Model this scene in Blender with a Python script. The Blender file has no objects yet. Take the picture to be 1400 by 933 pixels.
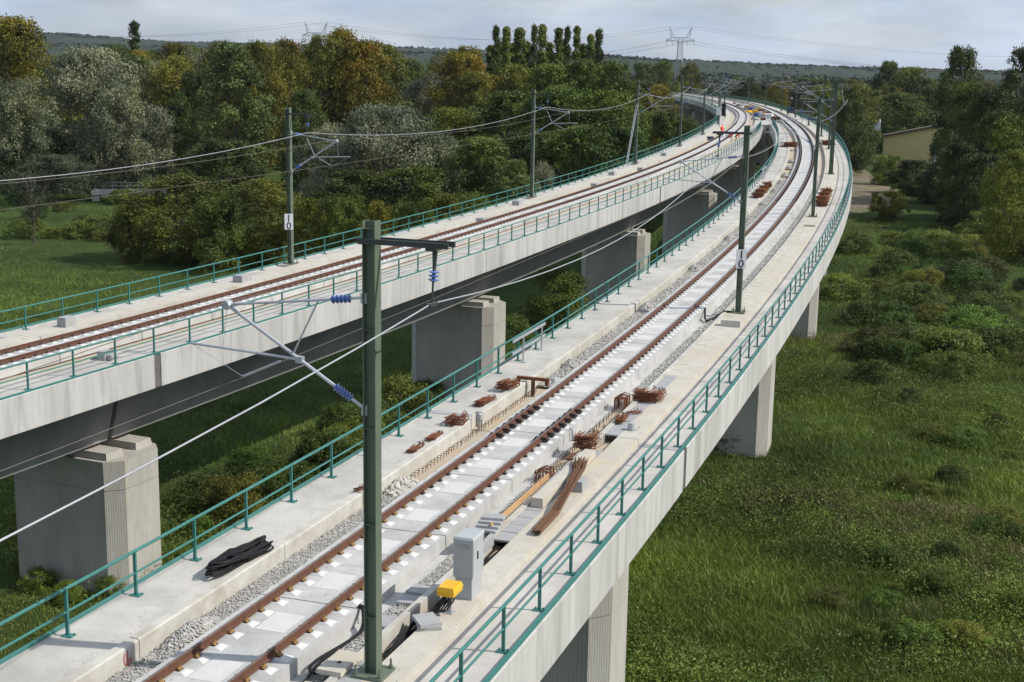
import bpy, math, random
import numpy as np
from mathutils import Matrix, Vector
R_ = math.radians
C = bpy.context.scene.collection
sc = bpy.context.scene
rnd = random.Random(7)
npr = np.random.default_rng(11)

# ------------------------------------------------------------------ camera
CAMZ = 22.0
F_PX, Y_HOR, ROLL = 1850.0, 93.0, R_(0.95)
PITCH = math.atan((466.5 - Y_HOR) * math.cos(ROLL) / F_PX)
cd = bpy.data.cameras.new('camera'); cam = bpy.data.objects.new('camera', cd); C.objects.link(cam)
cd.sensor_width = 36.0; cd.lens = 36.0 * F_PX / 1400.0
cd.clip_start = 0.5; cd.clip_end = 20000.0
_c, _s, _cp, _sp = math.cos(ROLL), math.sin(ROLL), math.cos(PITCH), math.sin(PITCH)
_r = Vector((_c, _s * _sp, _s * _cp)); _u = Vector((-_s, _c * _sp, _c * _cp)); _f = Vector((0, _cp, -_sp))
m = Matrix.Identity(4)
for i in range(3):
    m[i][0] = _r[i]; m[i][1] = _u[i]; m[i][2] = -_f[i]
m[2][3] = CAMZ
cam.matrix_world = m
sc.camera = cam

# ------------------------------------------------------------------ world, sun, exposure
SUN_EL, SUN_AZ = R_(42.0), R_(97.0)     # azimuth from +Y towards +X
w = bpy.data.worlds.new('World'); sc.world = w; w.use_nodes = True
nt = w.node_tree; nt.nodes.clear()
wo = nt.nodes.new('ShaderNodeOutputWorld'); bg = nt.nodes.new('ShaderNodeBackground')
sky = nt.nodes.new('ShaderNodeTexSky'); sky.sky_type = 'NISHITA'; sky.sun_disc = False
sky.sun_elevation = SUN_EL; sky.sun_rotation = SUN_AZ; sky.air_density = 1.2; sky.dust_density = 2.0
tc = nt.nodes.new('ShaderNodeTexCoord')
mp = nt.nodes.new('ShaderNodeMapping'); mp.inputs['Scale'].default_value = (1.0, 1.0, 3.6)
nz = nt.nodes.new('ShaderNodeTexNoise'); nz.inputs['Scale'].default_value = 4.2; nz.inputs['Detail'].default_value = 7.0
nz.inputs['Roughness'].default_value = 0.55; nz.inputs['Distortion'].default_value = 0.4
cr = nt.nodes.new('ShaderNodeValToRGB')
cr.color_ramp.elements[0].position = 0.34; cr.color_ramp.elements[0].color = (0.45, 0.45, 0.45, 1)
cr.color_ramp.elements[1].position = 0.66; cr.color_ramp.elements[1].color = (0.96, 0.96, 0.96, 1)
nz2 = nt.nodes.new('ShaderNodeTexNoise'); nz2.inputs['Scale'].default_value = 7.0; nz2.inputs['Detail'].default_value = 5.0
cc = nt.nodes.new('ShaderNodeValToRGB')
cc.color_ramp.elements[0].position = 0.40; cc.color_ramp.elements[0].color = (5.3, 6.6, 8.7, 1)
cc.color_ramp.elements[1].position = 0.62; cc.color_ramp.elements[1].color = (7.9, 8.8, 10.2, 1)
mx = nt.nodes.new('ShaderNodeMixRGB')
L = nt.links.new
L(tc.outputs['Generated'], mp.inputs['Vector']); L(mp.outputs[0], nz.inputs['Vector']); L(mp.outputs[0], nz2.inputs['Vector'])
L(nz.outputs['Fac'], cr.inputs[0]); L(nz2.outputs['Fac'], cc.inputs[0])
L(cr.outputs[0], mx.inputs[0]); L(sky.outputs[0], mx.inputs[1]); L(cc.outputs[0], mx.inputs[2])
L(mx.outputs[0], bg.inputs['Color']); L(bg.outputs[0], wo.inputs['Surface'])
bg.inputs['Strength'].default_value = 0.088
sl = bpy.data.lights.new('sun', 'SUN'); sun = bpy.data.objects.new('sun', sl); C.objects.link(sun)
sl.energy = 4.15; sl.angle = R_(0.6); sl.color = (1.0, 0.955, 0.88)
sd = Vector((math.sin(SUN_AZ) * math.cos(SUN_EL), math.cos(SUN_AZ) * math.cos(SUN_EL), math.sin(SUN_EL)))
sun.rotation_euler = sd.to_track_quat('Z', 'Y').to_euler(); sun.location = (60, -20, 90)
vs = sc.view_settings; vs.view_transform = 'Standard'; vs.look = 'None'; vs.exposure = 0.17; vs.gamma = 1.0; vs.use_curve_mapping = False
sc.cycles.max_bounces = 6; sc.cycles.transparent_max_bounces = 6; sc.cycles.volume_bounces = 0

# ------------------------------------------------------------------ materials
def lk(t, a, b): t.links.new(a, b)
MATS = {}
def new_mat(name):
    mt = bpy.data.materials.new(name); mt.use_nodes = True
    t = mt.node_tree; t.nodes.clear()
    o = t.nodes.new('ShaderNodeOutputMaterial'); b = t.nodes.new('ShaderNodeBsdfPrincipled')
    lk(t, b.outputs[0], o.inputs['Surface'])
    return mt, t, b, o
def noise(t, scale, detail=4.0, rough=0.55, vec=None, dist=0.0):
    n = t.nodes.new('ShaderNodeTexNoise'); n.inputs['Scale'].default_value = scale
    n.inputs['Detail'].default_value = detail; n.inputs['Roughness'].default_value = rough; n.inputs['Distortion'].default_value = dist
    if vec is not None: lk(t, vec, n.inputs['Vector'])
    return n
def ramp(t, src, stops):
    r = t.nodes.new('ShaderNodeValToRGB'); e = r.color_ramp.elements
    while len(e) < len(stops): e.new(0.5)
    for k, (p, c) in enumerate(stops):
        e[k].position = p; e[k].color = (*c, 1) if len(c) == 3 else c
    lk(t, src, r.inputs[0]); return r
def mixc(t, fac, a, b, mode='MIX'):
    n = t.nodes.new('ShaderNodeMixRGB'); n.blend_type = mode
    for i, v in ((0, fac), (1, a), (2, b)):
        if hasattr(v, 'links') or hasattr(v, 'is_linked'): lk(t, v, n.inputs[i])
        elif i == 0: n.inputs[0].default_value = v
        else: n.inputs[i].default_value = (*v, 1)
    return n.outputs[0]
def coords(t, kind='world', scale=(1, 1, 1)):
    if kind == 'world':
        g = t.nodes.new('ShaderNodeNewGeometry'); src = g.outputs['Position']
    else:
        g = t.nodes.new('ShaderNodeTexCoord'); src = g.outputs['Object']
    mpn = t.nodes.new('ShaderNodeMapping'); mpn.inputs['Scale'].default_value = scale
    lk(t, src, mpn.inputs['Vector']); return mpn.outputs[0]
def bump(t, b, src, strength=0.3, dist=0.02):
    n = t.nodes.new('ShaderNodeBump'); n.inputs['Strength'].default_value = strength; n.inputs['Distance'].default_value = dist
    lk(t, src, n.inputs['Height']); lk(t, n.outputs[0], b.inputs['Normal'])
def surf(name, col, col2=None, rough=0.7, metal=0.0, nscale=3.0, bstr=0.15, bscale=40.0, spec=0.3, stain=None, sscale=0.6, vec='world', vscale=(1, 1, 1)):
    mt, t, b, o = new_mat(name)
    v = coords(t, vec, vscale)
    col2 = col2 or tuple(c * 0.8 for c in col)
    n = noise(t, nscale, 6, 0.62, v)
    c = mixc(t, ramp(t, n.outputs['Fac'], [(0.32, (0, 0, 0)), (0.68, (1, 1, 1))]).outputs[0], col2, col)
    if stain:
        n2 = noise(t, sscale, 7, 0.65, v, 0.6)
        c = mixc(t, ramp(t, n2.outputs['Fac'], [(0.46, (0, 0, 0)), (0.70, (0.95, 0.95, 0.95))]).outputs[0], c, stain)
        n4 = noise(t, 14.0, 5, 0.75, v)
        c = mixc(t, ramp(t, n4.outputs['Fac'], [(0.56, (0, 0, 0)), (0.74, (0.55, 0.55, 0.55))]).outputs[0], c, tuple(q * 0.7 for q in stain))
        n5 = noise(t, 0.22, 4, 0.6, v)
        c = mixc(t, ramp(t, n5.outputs['Fac'], [(0.40, (0, 0, 0)), (0.65, (0.35, 0.35, 0.35))]).outputs[0], c, tuple(q * 0.85 for q in stain))
    lk(t, c, b.inputs['Base Color'])
    b.inputs['Roughness'].default_value = rough; b.inputs['Metallic'].default_value = metal
    b.inputs['Specular IOR Level'].default_value = spec
    if bstr: bump(t, b, noise(t, bscale, 4, 0.6, v).outputs['Fac'], bstr, 0.02)
    MATS[name] = mt; return mt
surf('walk_concrete', (0.53, 0.50, 0.455), (0.45, 0.425, 0.385), rough=0.85, nscale=1.3, stain=(0.34, 0.325, 0.295), sscale=0.45)
surf('kerb_concrete', (0.55, 0.53, 0.48), (0.43, 0.415, 0.37), rough=0.85, nscale=2.2, stain=(0.36, 0.33, 0.27), sscale=0.8)
surf('ledge_concrete', (0.53, 0.50, 0.44), (0.45, 0.42, 0.36), rough=0.85, nscale=1.8, stain=(0.47, 0.41, 0.31), sscale=0.7)
surf('slab_concrete', (0.53, 0.52, 0.50), (0.46, 0.452, 0.435), rough=0.82, nscale=2.0, stain=(0.34, 0.335, 0.32), sscale=0.9)
surf('grout', (0.57, 0.562, 0.545), (0.52, 0.512, 0.495), rough=0.85, nscale=3.0)
surf('edge_concrete', (0.52, 0.512, 0.49), (0.45, 0.443, 0.425), rough=0.85, nscale=1.2, stain=(0.30, 0.295, 0.275), sscale=1.0, vscale=(1.5, 1.5, 0.14))
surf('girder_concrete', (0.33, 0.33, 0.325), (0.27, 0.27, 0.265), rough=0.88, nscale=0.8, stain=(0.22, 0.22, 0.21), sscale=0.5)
surf('lid_concrete', (0.36, 0.36, 0.355), (0.30, 0.30, 0.30), rough=0.85, nscale=4.0)
surf('floor_concrete', (0.44, 0.40, 0.33), (0.37, 0.33, 0.27), rough=0.9, nscale=1.5, stain=(0.42, 0.31, 0.19), sscale=0.8)
surf('railing_paint', (0.045, 0.185, 0.16), (0.035, 0.15, 0.13), rough=0.42, nscale=5, bstr=0.03, spec=0.45)
surf('mast_paint', (0.120, 0.150, 0.105), (0.098, 0.126, 0.088), rough=0.5, nscale=3, bstr=0.03, spec=0.4)
surf('arm_steel', (0.055, 0.065, 0.060), (0.042, 0.050, 0.046), rough=0.5, nscale=3, bstr=0.03)
surf('galvanised', (0.50, 0.52, 0.54), (0.40, 0.42, 0.44), rough=0.45, metal=0.55, nscale=8, bstr=0.03)
surf('rail_rust', (0.135, 0.062, 0.038), (0.092, 0.043, 0.028), rough=0.75, nscale=6, bstr=0.1)
surf('rail_head', (0.20, 0.155, 0.13), (0.16, 0.12, 0.10), rough=0.5, metal=0.3, nscale=6, bstr=0.03)
surf('rust', (0.21, 0.075, 0.03), (0.11, 0.04, 0.02), rough=0.9, nscale=9, bstr=0.3)
surf('rust_brown', (0.16, 0.085, 0.05), (0.10, 0.05, 0.03), rough=0.9, nscale=9, bstr=0.2)
surf('clip_gold', (0.30, 0.17, 0.04), (0.10, 0.06, 0.03), rough=0.6, nscale=30, bstr=0.1)
surf('clip_dark', (0.05, 0.03, 0.025), (0.03, 0.02, 0.018), rough=0.7, nscale=20, bstr=0.1)
surf('black_rubber', (0.011, 0.011, 0.012), (0.007, 0.007, 0.008), rough=0.6, nscale=8, bstr=0.05, spec=0.25)
surf('insulator_blue', (0.12, 0.20, 0.48), (0.09, 0.16, 0.40), rough=0.25, nscale=5, bstr=0.0, spec=0.6)
surf('cabinet_grey', (0.40, 0.415, 0.42), (0.36, 0.375, 0.38), rough=0.5, nscale=3, bstr=0.02)
surf('yellow_plastic', (0.75, 0.42, 0.02), (0.66, 0.36, 0.02), rough=0.45, nscale=5, bstr=0.02)
surf('timber', (0.50, 0.32, 0.16), (0.40, 0.24, 0.11), rough=0.8, nscale=4)
surf('white_paint', (0.72, 0.73, 0.74), (0.66, 0.67, 0.68), rough=0.5, nscale=4, bstr=0.02)
surf('black_paint', (0.02, 0.02, 0.03), rough=0.6, bstr=0.0)
surf('joint_brown', (0.15, 0.14, 0.13), (0.11, 0.105, 0.10), rough=0.9, nscale=2)
surf('dark_void', (0.03, 0.03, 0.03), rough=0.9, bstr=0.0)
surf('stone_grey', (0.49, 0.475, 0.445), (0.31, 0.30, 0.28), rough=0.9, nscale=12, bstr=0.3)
surf('rag_white', (0.52, 0.50, 0.45), (0.40, 0.38, 0.33), rough=0.95, nscale=5)
surf('red_paint', (0.55, 0.10, 0.10), rough=0.8, bstr=0)
surf('wire_bright', (0.42, 0.43, 0.45), (0.36, 0.37, 0.39), rough=0.4, metal=0.3, bstr=0)
surf('wire_dull', (0.16, 0.13, 0.11), rough=0.6, metal=0.2, bstr=0)
surf('bark', (0.10, 0.085, 0.065), (0.06, 0.05, 0.04), rough=0.95, nscale=3, bstr=0.5, bscale=6)
surf('barn_yellow', (0.66, 0.52, 0.25), (0.60, 0.47, 0.22), rough=0.8, nscale=0.6, bstr=0.05)
surf('roof_brown', (0.13, 0.10, 0.075), (0.10, 0.08, 0.06), rough=0.8, nscale=0.8)
surf('roof_red', (0.30, 0.08, 0.055), (0.22, 0.06, 0.045), rough=0.8, nscale=0.8)
surf('cloth_orange', (0.85, 0.10, 0.03), (0.7, 0.08, 0.03), rough=0.8, bstr=0)
surf('cloth_navy', (0.03, 0.04, 0.08), rough=0.85, bstr=0)
surf('cloth_red', (0.55, 0.05, 0.05), rough=0.85, bstr=0)
surf('skin', (0.50, 0.30, 0.22), rough=0.6, bstr=0)
surf('hair_dark', (0.03, 0.022, 0.016), rough=0.8, bstr=0)
surf('blue_sheet', (0.06, 0.13, 0.36), (0.05, 0.10, 0.28), rough=0.5, nscale=3)
surf('road_grey', (0.33, 0.30, 0.27), (0.26, 0.235, 0.21), rough=0.95, nscale=0.6)
surf('pylon_steel', (0.36, 0.38, 0.40), rough=0.6, metal=0.2, bstr=0)

def pier_mat():
    mt, t, b, o = new_mat('pier_concrete')
    v = coords(t, 'object')
    n = noise(t, 0.9, 6, 0.65, coords(t, 'object', (1, 1, 0.25)))
    c = mixc(t, ramp(t, n.outputs['Fac'], [(0.3, (0, 0, 0)), (0.7, (1, 1, 1))]).outputs[0], (0.34, 0.325, 0.29), (0.46, 0.445, 0.40))
    n2 = noise(t, 1.1, 5, 0.6, coords(t, 'object', (1.6, 1.6, 0.12)))
    c = mixc(t, ramp(t, n2.outputs['Fac'], [(0.52, (0, 0, 0)), (0.75, (0.55, 0.55, 0.55))]).outputs[0], c, (0.40, 0.31, 0.20))
    # board marks: thin vertical lines every 10 cm along both sides
    sep = t.nodes.new('ShaderNodeSeparateXYZ'); lk(t, v, sep.inputs[0])
    add = t.nodes.new('ShaderNodeMath'); add.operation = 'ADD'; lk(t, sep.outputs[0], add.inputs[0]); lk(t, sep.outputs[1], add.inputs[1])
    sc_ = t.nodes.new('ShaderNodeMath'); sc_.operation = 'MULTIPLY'; lk(t, add.outputs[0], sc_.inputs[0]); sc_.inputs[1].default_value = 7.5
    fr = t.nodes.new('ShaderNodeMath'); fr.operation = 'PINGPONG'; lk(t, sc_.outputs[0], fr.inputs[0]); fr.inputs[1].default_value = 0.5
    r = ramp(t, fr.outputs[0], [(0.05, (0, 0, 0)), (0.2, (1, 1, 1))])
    nb = noise(t, 2.0, 3, 0.6, coords(t, 'object', (1, 1, 0.6)))
    dk = mixc(t, ramp(t, nb.outputs['Fac'], [(0.35, (0.72, 0.72, 0.72)), (0.65, (0.95, 0.95, 0.95))]).outputs[0], (0, 0, 0), c)
    c2 = mixc(t, r.outputs[0], dk, c)
    lk(t, c2, b.inputs['Base Color']); b.inputs['Roughness'].default_value = 0.9; b.inputs['Specular IOR Level'].default_value = 0.2
    bump(t, b, r.outputs[0], 0.3, 0.025); MATS['pier_concrete'] = mt
pier_mat()

def leaf_mat(name, a, b_, c_, trans=0.22, nscale=0.35):
    """three tones: random per leaf, large clumps, object tint"""
    mt, t, b, o = new_mat(name)
    t.nodes.remove(b)
    g = t.nodes.new('ShaderNodeNewGeometry')
    oi = t.nodes.new('ShaderNodeObjectInfo')
    n = noise(t, nscale, 3, 0.6, coords(t, 'world'))
    c = mixc(t, g.outputs['Random Per Island'], a, b_)
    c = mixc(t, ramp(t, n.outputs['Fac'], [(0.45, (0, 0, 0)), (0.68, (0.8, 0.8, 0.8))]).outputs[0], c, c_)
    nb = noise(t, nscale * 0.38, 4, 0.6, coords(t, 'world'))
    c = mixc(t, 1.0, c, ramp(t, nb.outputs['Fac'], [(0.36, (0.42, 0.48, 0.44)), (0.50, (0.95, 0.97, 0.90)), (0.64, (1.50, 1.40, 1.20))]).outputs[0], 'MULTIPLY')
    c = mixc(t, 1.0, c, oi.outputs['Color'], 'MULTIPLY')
    d = t.nodes.new('ShaderNodeBsdfPrincipled'); lk(t, c, d.inputs['Base Color']); d.inputs['Roughness'].default_value = 0.55; d.inputs['Specular IOR Level'].default_value = 0.25
    tr = t.nodes.new('ShaderNodeBsdfTranslucent'); lk(t, c, tr.inputs['Color'])
    ms = t.nodes.new('ShaderNodeMixShader'); ms.inputs[0].default_value = trans
    lk(t, d.outputs[0], ms.inputs[1]); lk(t, tr.outputs[0], ms.inputs[2]); lk(t, ms.outputs[0], o.inputs['Surface'])
    MATS[name] = mt
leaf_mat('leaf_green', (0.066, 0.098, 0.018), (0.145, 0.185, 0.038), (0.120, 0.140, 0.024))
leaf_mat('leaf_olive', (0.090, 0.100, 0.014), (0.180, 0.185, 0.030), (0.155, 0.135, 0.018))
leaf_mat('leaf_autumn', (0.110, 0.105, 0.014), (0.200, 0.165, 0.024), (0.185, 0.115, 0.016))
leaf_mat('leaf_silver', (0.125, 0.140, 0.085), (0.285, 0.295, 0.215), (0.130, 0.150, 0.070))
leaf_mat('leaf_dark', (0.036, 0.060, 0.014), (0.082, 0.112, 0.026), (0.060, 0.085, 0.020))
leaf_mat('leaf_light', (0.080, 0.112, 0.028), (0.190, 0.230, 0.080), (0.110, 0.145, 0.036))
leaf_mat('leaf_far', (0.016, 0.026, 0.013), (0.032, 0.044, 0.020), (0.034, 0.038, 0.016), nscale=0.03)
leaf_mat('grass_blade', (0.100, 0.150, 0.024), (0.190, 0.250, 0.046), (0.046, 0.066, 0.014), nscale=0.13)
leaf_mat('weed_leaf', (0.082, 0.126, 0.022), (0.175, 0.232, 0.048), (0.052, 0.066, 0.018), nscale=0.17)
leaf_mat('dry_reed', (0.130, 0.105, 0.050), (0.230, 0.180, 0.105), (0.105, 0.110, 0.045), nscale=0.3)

def ground_mat():
    mt, t, b, o = new_mat('meadow_ground')
    v = coords(t, 'world')
    n = noise(t, 0.06, 8, 0.65, v, 0.5); n2 = noise(t, 1.4, 6, 0.7, v)
    c = mixc(t, ramp(t, n.outputs['Fac'], [(0.38, (0, 0, 0)), (0.62, (1, 1, 1))]).outputs[0], (0.030, 0.050, 0.016), (0.062, 0.092, 0.026))
    c = mixc(t, ramp(t, n2.outputs['Fac'], [(0.35, (0, 0, 0)), (0.7, (0.75, 0.75, 0.75))]).outputs[0], c, (0.040, 0.058, 0.018))
    n3 = noise(t, 0.045, 6, 0.7, v, 1.0)
    c = mixc(t, ramp(t, n3.outputs['Fac'], [(0.63, (0, 0, 0)), (0.74, (0.7, 0.7, 0.7))]).outputs[0], c, (0.095, 0.070, 0.035))
    lk(t, c, b.inputs['Base Color']); b.inputs['Roughness'].default_value = 1.0; b.inputs['Specular IOR Level'].default_value = 0.05
    bump(t, b, n2.outputs['Fac'], 0.8, 0.3); MATS['meadow_ground'] = mt
ground_mat()
surf('dirt', (0.25, 0.19, 0.13), (0.15, 0.115, 0.08), rough=1.0, nscale=0.5, stain=(0.07, 0.085, 0.035), sscale=0.12)
surf('hill_forest', (0.026, 0.042, 0.022), (0.012, 0.020, 0.012), rough=1.0, nscale=0.035, bstr=0)

# ------------------------------------------------------------------ mesh helpers
class MB:
    def __init__(s): s.v = []; s.f = []; s.mi = []
    def add(s, vs_, fs, mi=0):
        k = len(s.v); s.v += [tuple(p) for p in vs_]; s.f += [tuple(i + k for i in f) for f in fs]; s.mi += [mi] * len(fs); return s
    def box(s, x0, x1, y0, y1, z0, z1, mi=0):
        return s.add([(x0, y0, z0), (x1, y0, z0), (x1, y1, z0), (x0, y1, z0), (x0, y0, z1), (x1, y0, z1), (x1, y1, z1), (x0, y1, z1)],
                     [(3, 2, 1, 0), (4, 5, 6, 7), (0, 1, 5, 4), (1, 2, 6, 5), (2, 3, 7, 6), (3, 0, 4, 7)], mi)
    def frustum(s, x0, x1, y0, y1, z0, z1, ix, iy, mi=0):
        return s.add([(x0, y0, z0), (x1, y0, z0), (x1, y1, z0), (x0, y1, z0), (x0 + ix, y0 + iy, z1), (x1 - ix, y0 + iy, z1), (x1 - ix, y1 - iy, z1), (x0 + ix, y1 - iy, z1)],
                     [(3, 2, 1, 0), (4, 5, 6, 7), (0, 1, 5, 4), (1, 2, 6, 5), (2, 3, 7, 6), (3, 0, 4, 7)], mi)
    def rings(s, rings, mi=0, cap=True, closed=True):
        n = len(rings[0]); k = len(s.v)
        for r in rings: s.v += [tuple(p) for p in r]
        for a in range(len(rings) - 1):
            for j in range(n if closed else n - 1):
                j2 = (j + 1) % n; p = k + a * n; q = p + n
                s.f.append((p + j, p + j2, q + j2, q + j)); s.mi.append(mi)
        if cap and closed:
            s.f.append(tuple(k + j for j in range(n))[::-1]); s.mi.append(mi)
            s.f.append(tuple(k + (len(rings) - 1) * n + j for j in range(n))); s.mi.append(mi)
        return s
    def tube(s, pts, r, n=6, mi=0, cap=True):
        pts = [Vector(p) for p in pts]; rr = r if hasattr(r, '__len__') else [r] * len(pts)
        rings = []; up = None
        for i, p in enumerate(pts):
            d = (pts[min(i + 1, len(pts) - 1)] - pts[max(i - 1, 0)])
            d = d.normalized() if d.length > 1e-9 else Vector((0, 0, 1))
            if up is None:
                up = Vector((0, 0, 1)) if abs(d.z) < 0.9 else Vector((1, 0, 0))
            a = d.cross(up)
            if a.length < 1e-6: a = d.cross(Vector((1, 0.3, 0)))
            a.normalize(); bb = a.cross(d).normalized(); up = bb
            rings.append([p + (a * math.cos(2 * math.pi * j / n) + bb * math.sin(2 * math.pi * j / n)) * rr[i] for j in range(n)])
        return s.rings(rings, mi, cap)
    def lathe(s, p0, p1, prof, n=10, mi=0):
        p0 = Vector(p0); p1 = Vector(p1); d = p1 - p0
        pts = [p0 + d * u for u, r in prof]; rad = [r for u, r in prof]
        dd = d.normalized(); up = Vector((0, 0, 1)) if abs(dd.z) < 0.9 else Vector((1, 0, 0))
        a = dd.cross(up).normalized(); bb = a.cross(dd)
        return s.rings([[p + (a * math.cos(2 * math.pi * j / n) + bb * math.sin(2 * math.pi * j / n)) * r for j in range(n)] for p, r in zip(pts, rad)], mi)
    def mesh(s, name, mats, off=(0, 0, 0)):
        me = bpy.data.meshes.new(name)
        ox, oy, oz = off
        me.from_pydata([(x - ox, y - oy, z - oz) for x, y, z in s.v], [], s.f)
        for mt in (mats if isinstance(mats, (list, tuple)) else [mats]): me.materials.append(MATS[mt])
        if any(s.mi): me.polygons.foreach_set('material_index', s.mi)
        me.update(); return me
def link(name, data, parent=None, loc=(0, 0, 0), rot=None):
    o = bpy.data.objects.new(name, data); C.objects.link(o)
    o.location = loc
    if rot is not None: o.rotation_euler = rot
    if parent is not None: o.parent = parent
    return o
def tag(o, label, cat, group=None):
    o['label'] = label; o['category'] = cat
    if group: o['group'] = group
    return o
def struct(o): o['kind'] = 'structure'; return o
def stuff(o): o['kind'] = 'stuff'; return o
def thing(name, label, cat, loc=(0, 0, 0), rz=0.0, group=None):
    o = bpy.data.objects.new(name, None); o.empty_display_size = 0.3; C.objects.link(o)
    o.location = loc; o.rotation_euler = (0, 0, rz)
    return tag(o, label, cat, group)
def part(name, mb, mats, parent, off=None):
    off = off if off is not None else parent.location
    return link(name, mb.mesh(name, mats, off), parent)
def shade_smooth(o):
    o.data.polygons.foreach_set('use_smooth', [True] * len(o.data.polygons)); return o
ORD = ['first', 'second', 'third', 'fourth', 'fifth', 'sixth', 'seventh', 'eighth', 'ninth', 'tenth', 'eleventh', 'twelfth']

# ------------------------------------------------------------------ the two lines (fitted centre lines)
KN = np.array([10, 50, 90, 130, 180, 240, 330, 460, 760.])
YS = np.arange(-60, 781, 2.0)
def railz(Y):
    t = min(max((Y - 20.0) / 210.0, 0), 1); return CAMZ - 11.4 + 2.7 * t * t * (3 - 2 * t)
def integrate(X10, h10, ks):
    k = np.interp(YS, KN, ks); i0 = int((10 + 60) / 2)
    h = np.r_[0, np.cumsum((k[1:] + k[:-1]))]; h = h10 - (h - h[i0])
    X = np.r_[0, np.cumsum((h[1:] + h[:-1]))]; X = X10 + (X - X[i0])
    return X, h
XR, HR = integrate(-11.024, 0.374272, [0.000978386, 0.000857638, 0.000938011, 0.00141378, 0.00104195, 0.000301016, 0.000569253, 0.000886854, -5.84385e-05])
XL, HL = integrate(-39.4889, 0.488192, [0.00103084, 0.00103084, 0.00120224, 0.00183183, 0.00152914, 0.000694523, 0.000966711, 0.000688988, -0.000290542])
def sm(a, b, x):
    t = np.clip((x - a) / (b - a), 0, 1); return t * t * (3 - 2 * t)
XL = XL + 0.35 * (1 - sm(60, 110, YS))
bl = sm(270, 350, YS); XL = XL * (1 - bl) + (XR - 7.6) * bl
class Path:
    def __init__(s, X, cant):
        s.X = X; s.h = np.gradient(X, YS); s.cant = cant
        S = np.r_[0, np.cumsum(np.hypot(2.0, np.diff(X)))]; s.S = S - np.interp(10, YS, S)
    def fr(s, q):
        y = float(np.interp(q, s.S, YS)); x = float(np.interp(q, s.S, s.X)); h = float(np.interp(q, s.S, s.h))
        n = math.hypot(1, h); return x, y, h / n, 1 / n
    def P(s, q, t, z=0.0):
        x, y, tx, ty = s.fr(q); return (x + ty * t, y - tx * t, railz(y) + z)
    def rz(s, q):
        x, y, tx, ty = s.fr(q); return math.atan2(-tx, ty)
    def q_at(s, Y): return float(np.interp(Y, YS, s.S))
    def slope(s, q):
        return math.atan2(railz(s.fr(q + 1)[1]) - railz(s.fr(q - 1)[1]), 2.0)
PR = Path(XR, lambda q: 0.02 + 0.07 * float(sm(40, 110, q)))
PL = Path(XL, lambda q: 0.055)
def sweep(mb, path, s0, s1, sec, step=3.0, mi=0, cant=False, closed=True, cap=True):
    n = max(1, int(math.ceil((s1 - s0) / step))); rings = []
    for i in range(n + 1):
        q = s0 + (s1 - s0) * i / n
        a = path.cant(q) / 1.5 if cant else 0
        rings.append([path.P(q, t, z + a * t) for t, z in sec])
    return mb.rings(rings, mi, cap, closed)
def mir(sec, sgn): return sec if sgn > 0 else [(-t, z) for t, z in sec][::-1]
def rect(t0, t1, z0, z1): return [(t0, z0), (t0, z1), (t1, z1), (t1, z0)]

S_GAP_R = PR.q_at(238.0); S_GAP_L = PL.q_at(238.0)
END_R, END_L = PR.q_at(770.0), PL.q_at(770.0)

# ------------------------------------------------------------------ ground and hills
def gz(x, y):
    return 0.35 * math.sin(x * 0.031 + 1.3) * math.cos(y * 0.027) + 0.25 * math.sin(x * 0.083 + y * 0.061)
def gzn(x, y):
    return 0.35 * np.sin(x * 0.031 + 1.3) * np.cos(y * 0.027) + 0.25 * np.sin(x * 0.083 + y * 0.061)
def grid_mesh(name, xs, ys, zf, mat):
    Xg, Yg = np.meshgrid(xs, ys); Z = zf(Xg, Yg)
    v = np.c_[Xg.ravel(), Yg.ravel(), Z.ravel()]; nx, ny = len(xs), len(ys)
    i = np.arange((nx - 1) * (ny - 1)); r = i // (nx - 1); c = i % (nx - 1); a = r * nx + c
    f = np.c_[a, a + 1, a + nx + 1, a + nx]
    return np_mesh(name, v, f, mat)
def np_mesh(name, v, f, mat, mi=None):
    me = bpy.data.meshes.new(name); k = f.shape[1]
    me.vertices.add(len(v)); me.vertices.foreach_set('co', np.ascontiguousarray(v, dtype=np.float32).ravel())
    me.loops.add(f.size); me.loops.foreach_set('vertex_index', np.ascontiguousarray(f, dtype=np.int32).ravel())
    me.polygons.add(len(f)); me.polygons.foreach_set('loop_start', np.arange(0, f.size, k, dtype=np.int32))
    for mt in (mat if isinstance(mat, (list, tuple)) else [mat]): me.materials.append(MATS[mt])
    if mi is not None: me.polygons.foreach_set('material_index', np.ascontiguousarray(mi, dtype=np.int32))
    me.update(calc_edges=True); return me
gx = np.r_[np.linspace(-9000, -500, 14), np.linspace(-480, 480, 160), np.linspace(500, 9000, 14)]
gy = np.r_[-400, -200, np.linspace(-100, 600, 140), np.linspace(640, 1800, 18), np.linspace(2100, 9000, 12)]
def gfun(x, y):
    k = np.clip((900 - np.hypot(x, y)) / 500, 0, 1); return gzn(x, y) * k
g = struct(link('ground', grid_mesh('ground', gx, gy, gfun, 'meadow_ground')))

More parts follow.
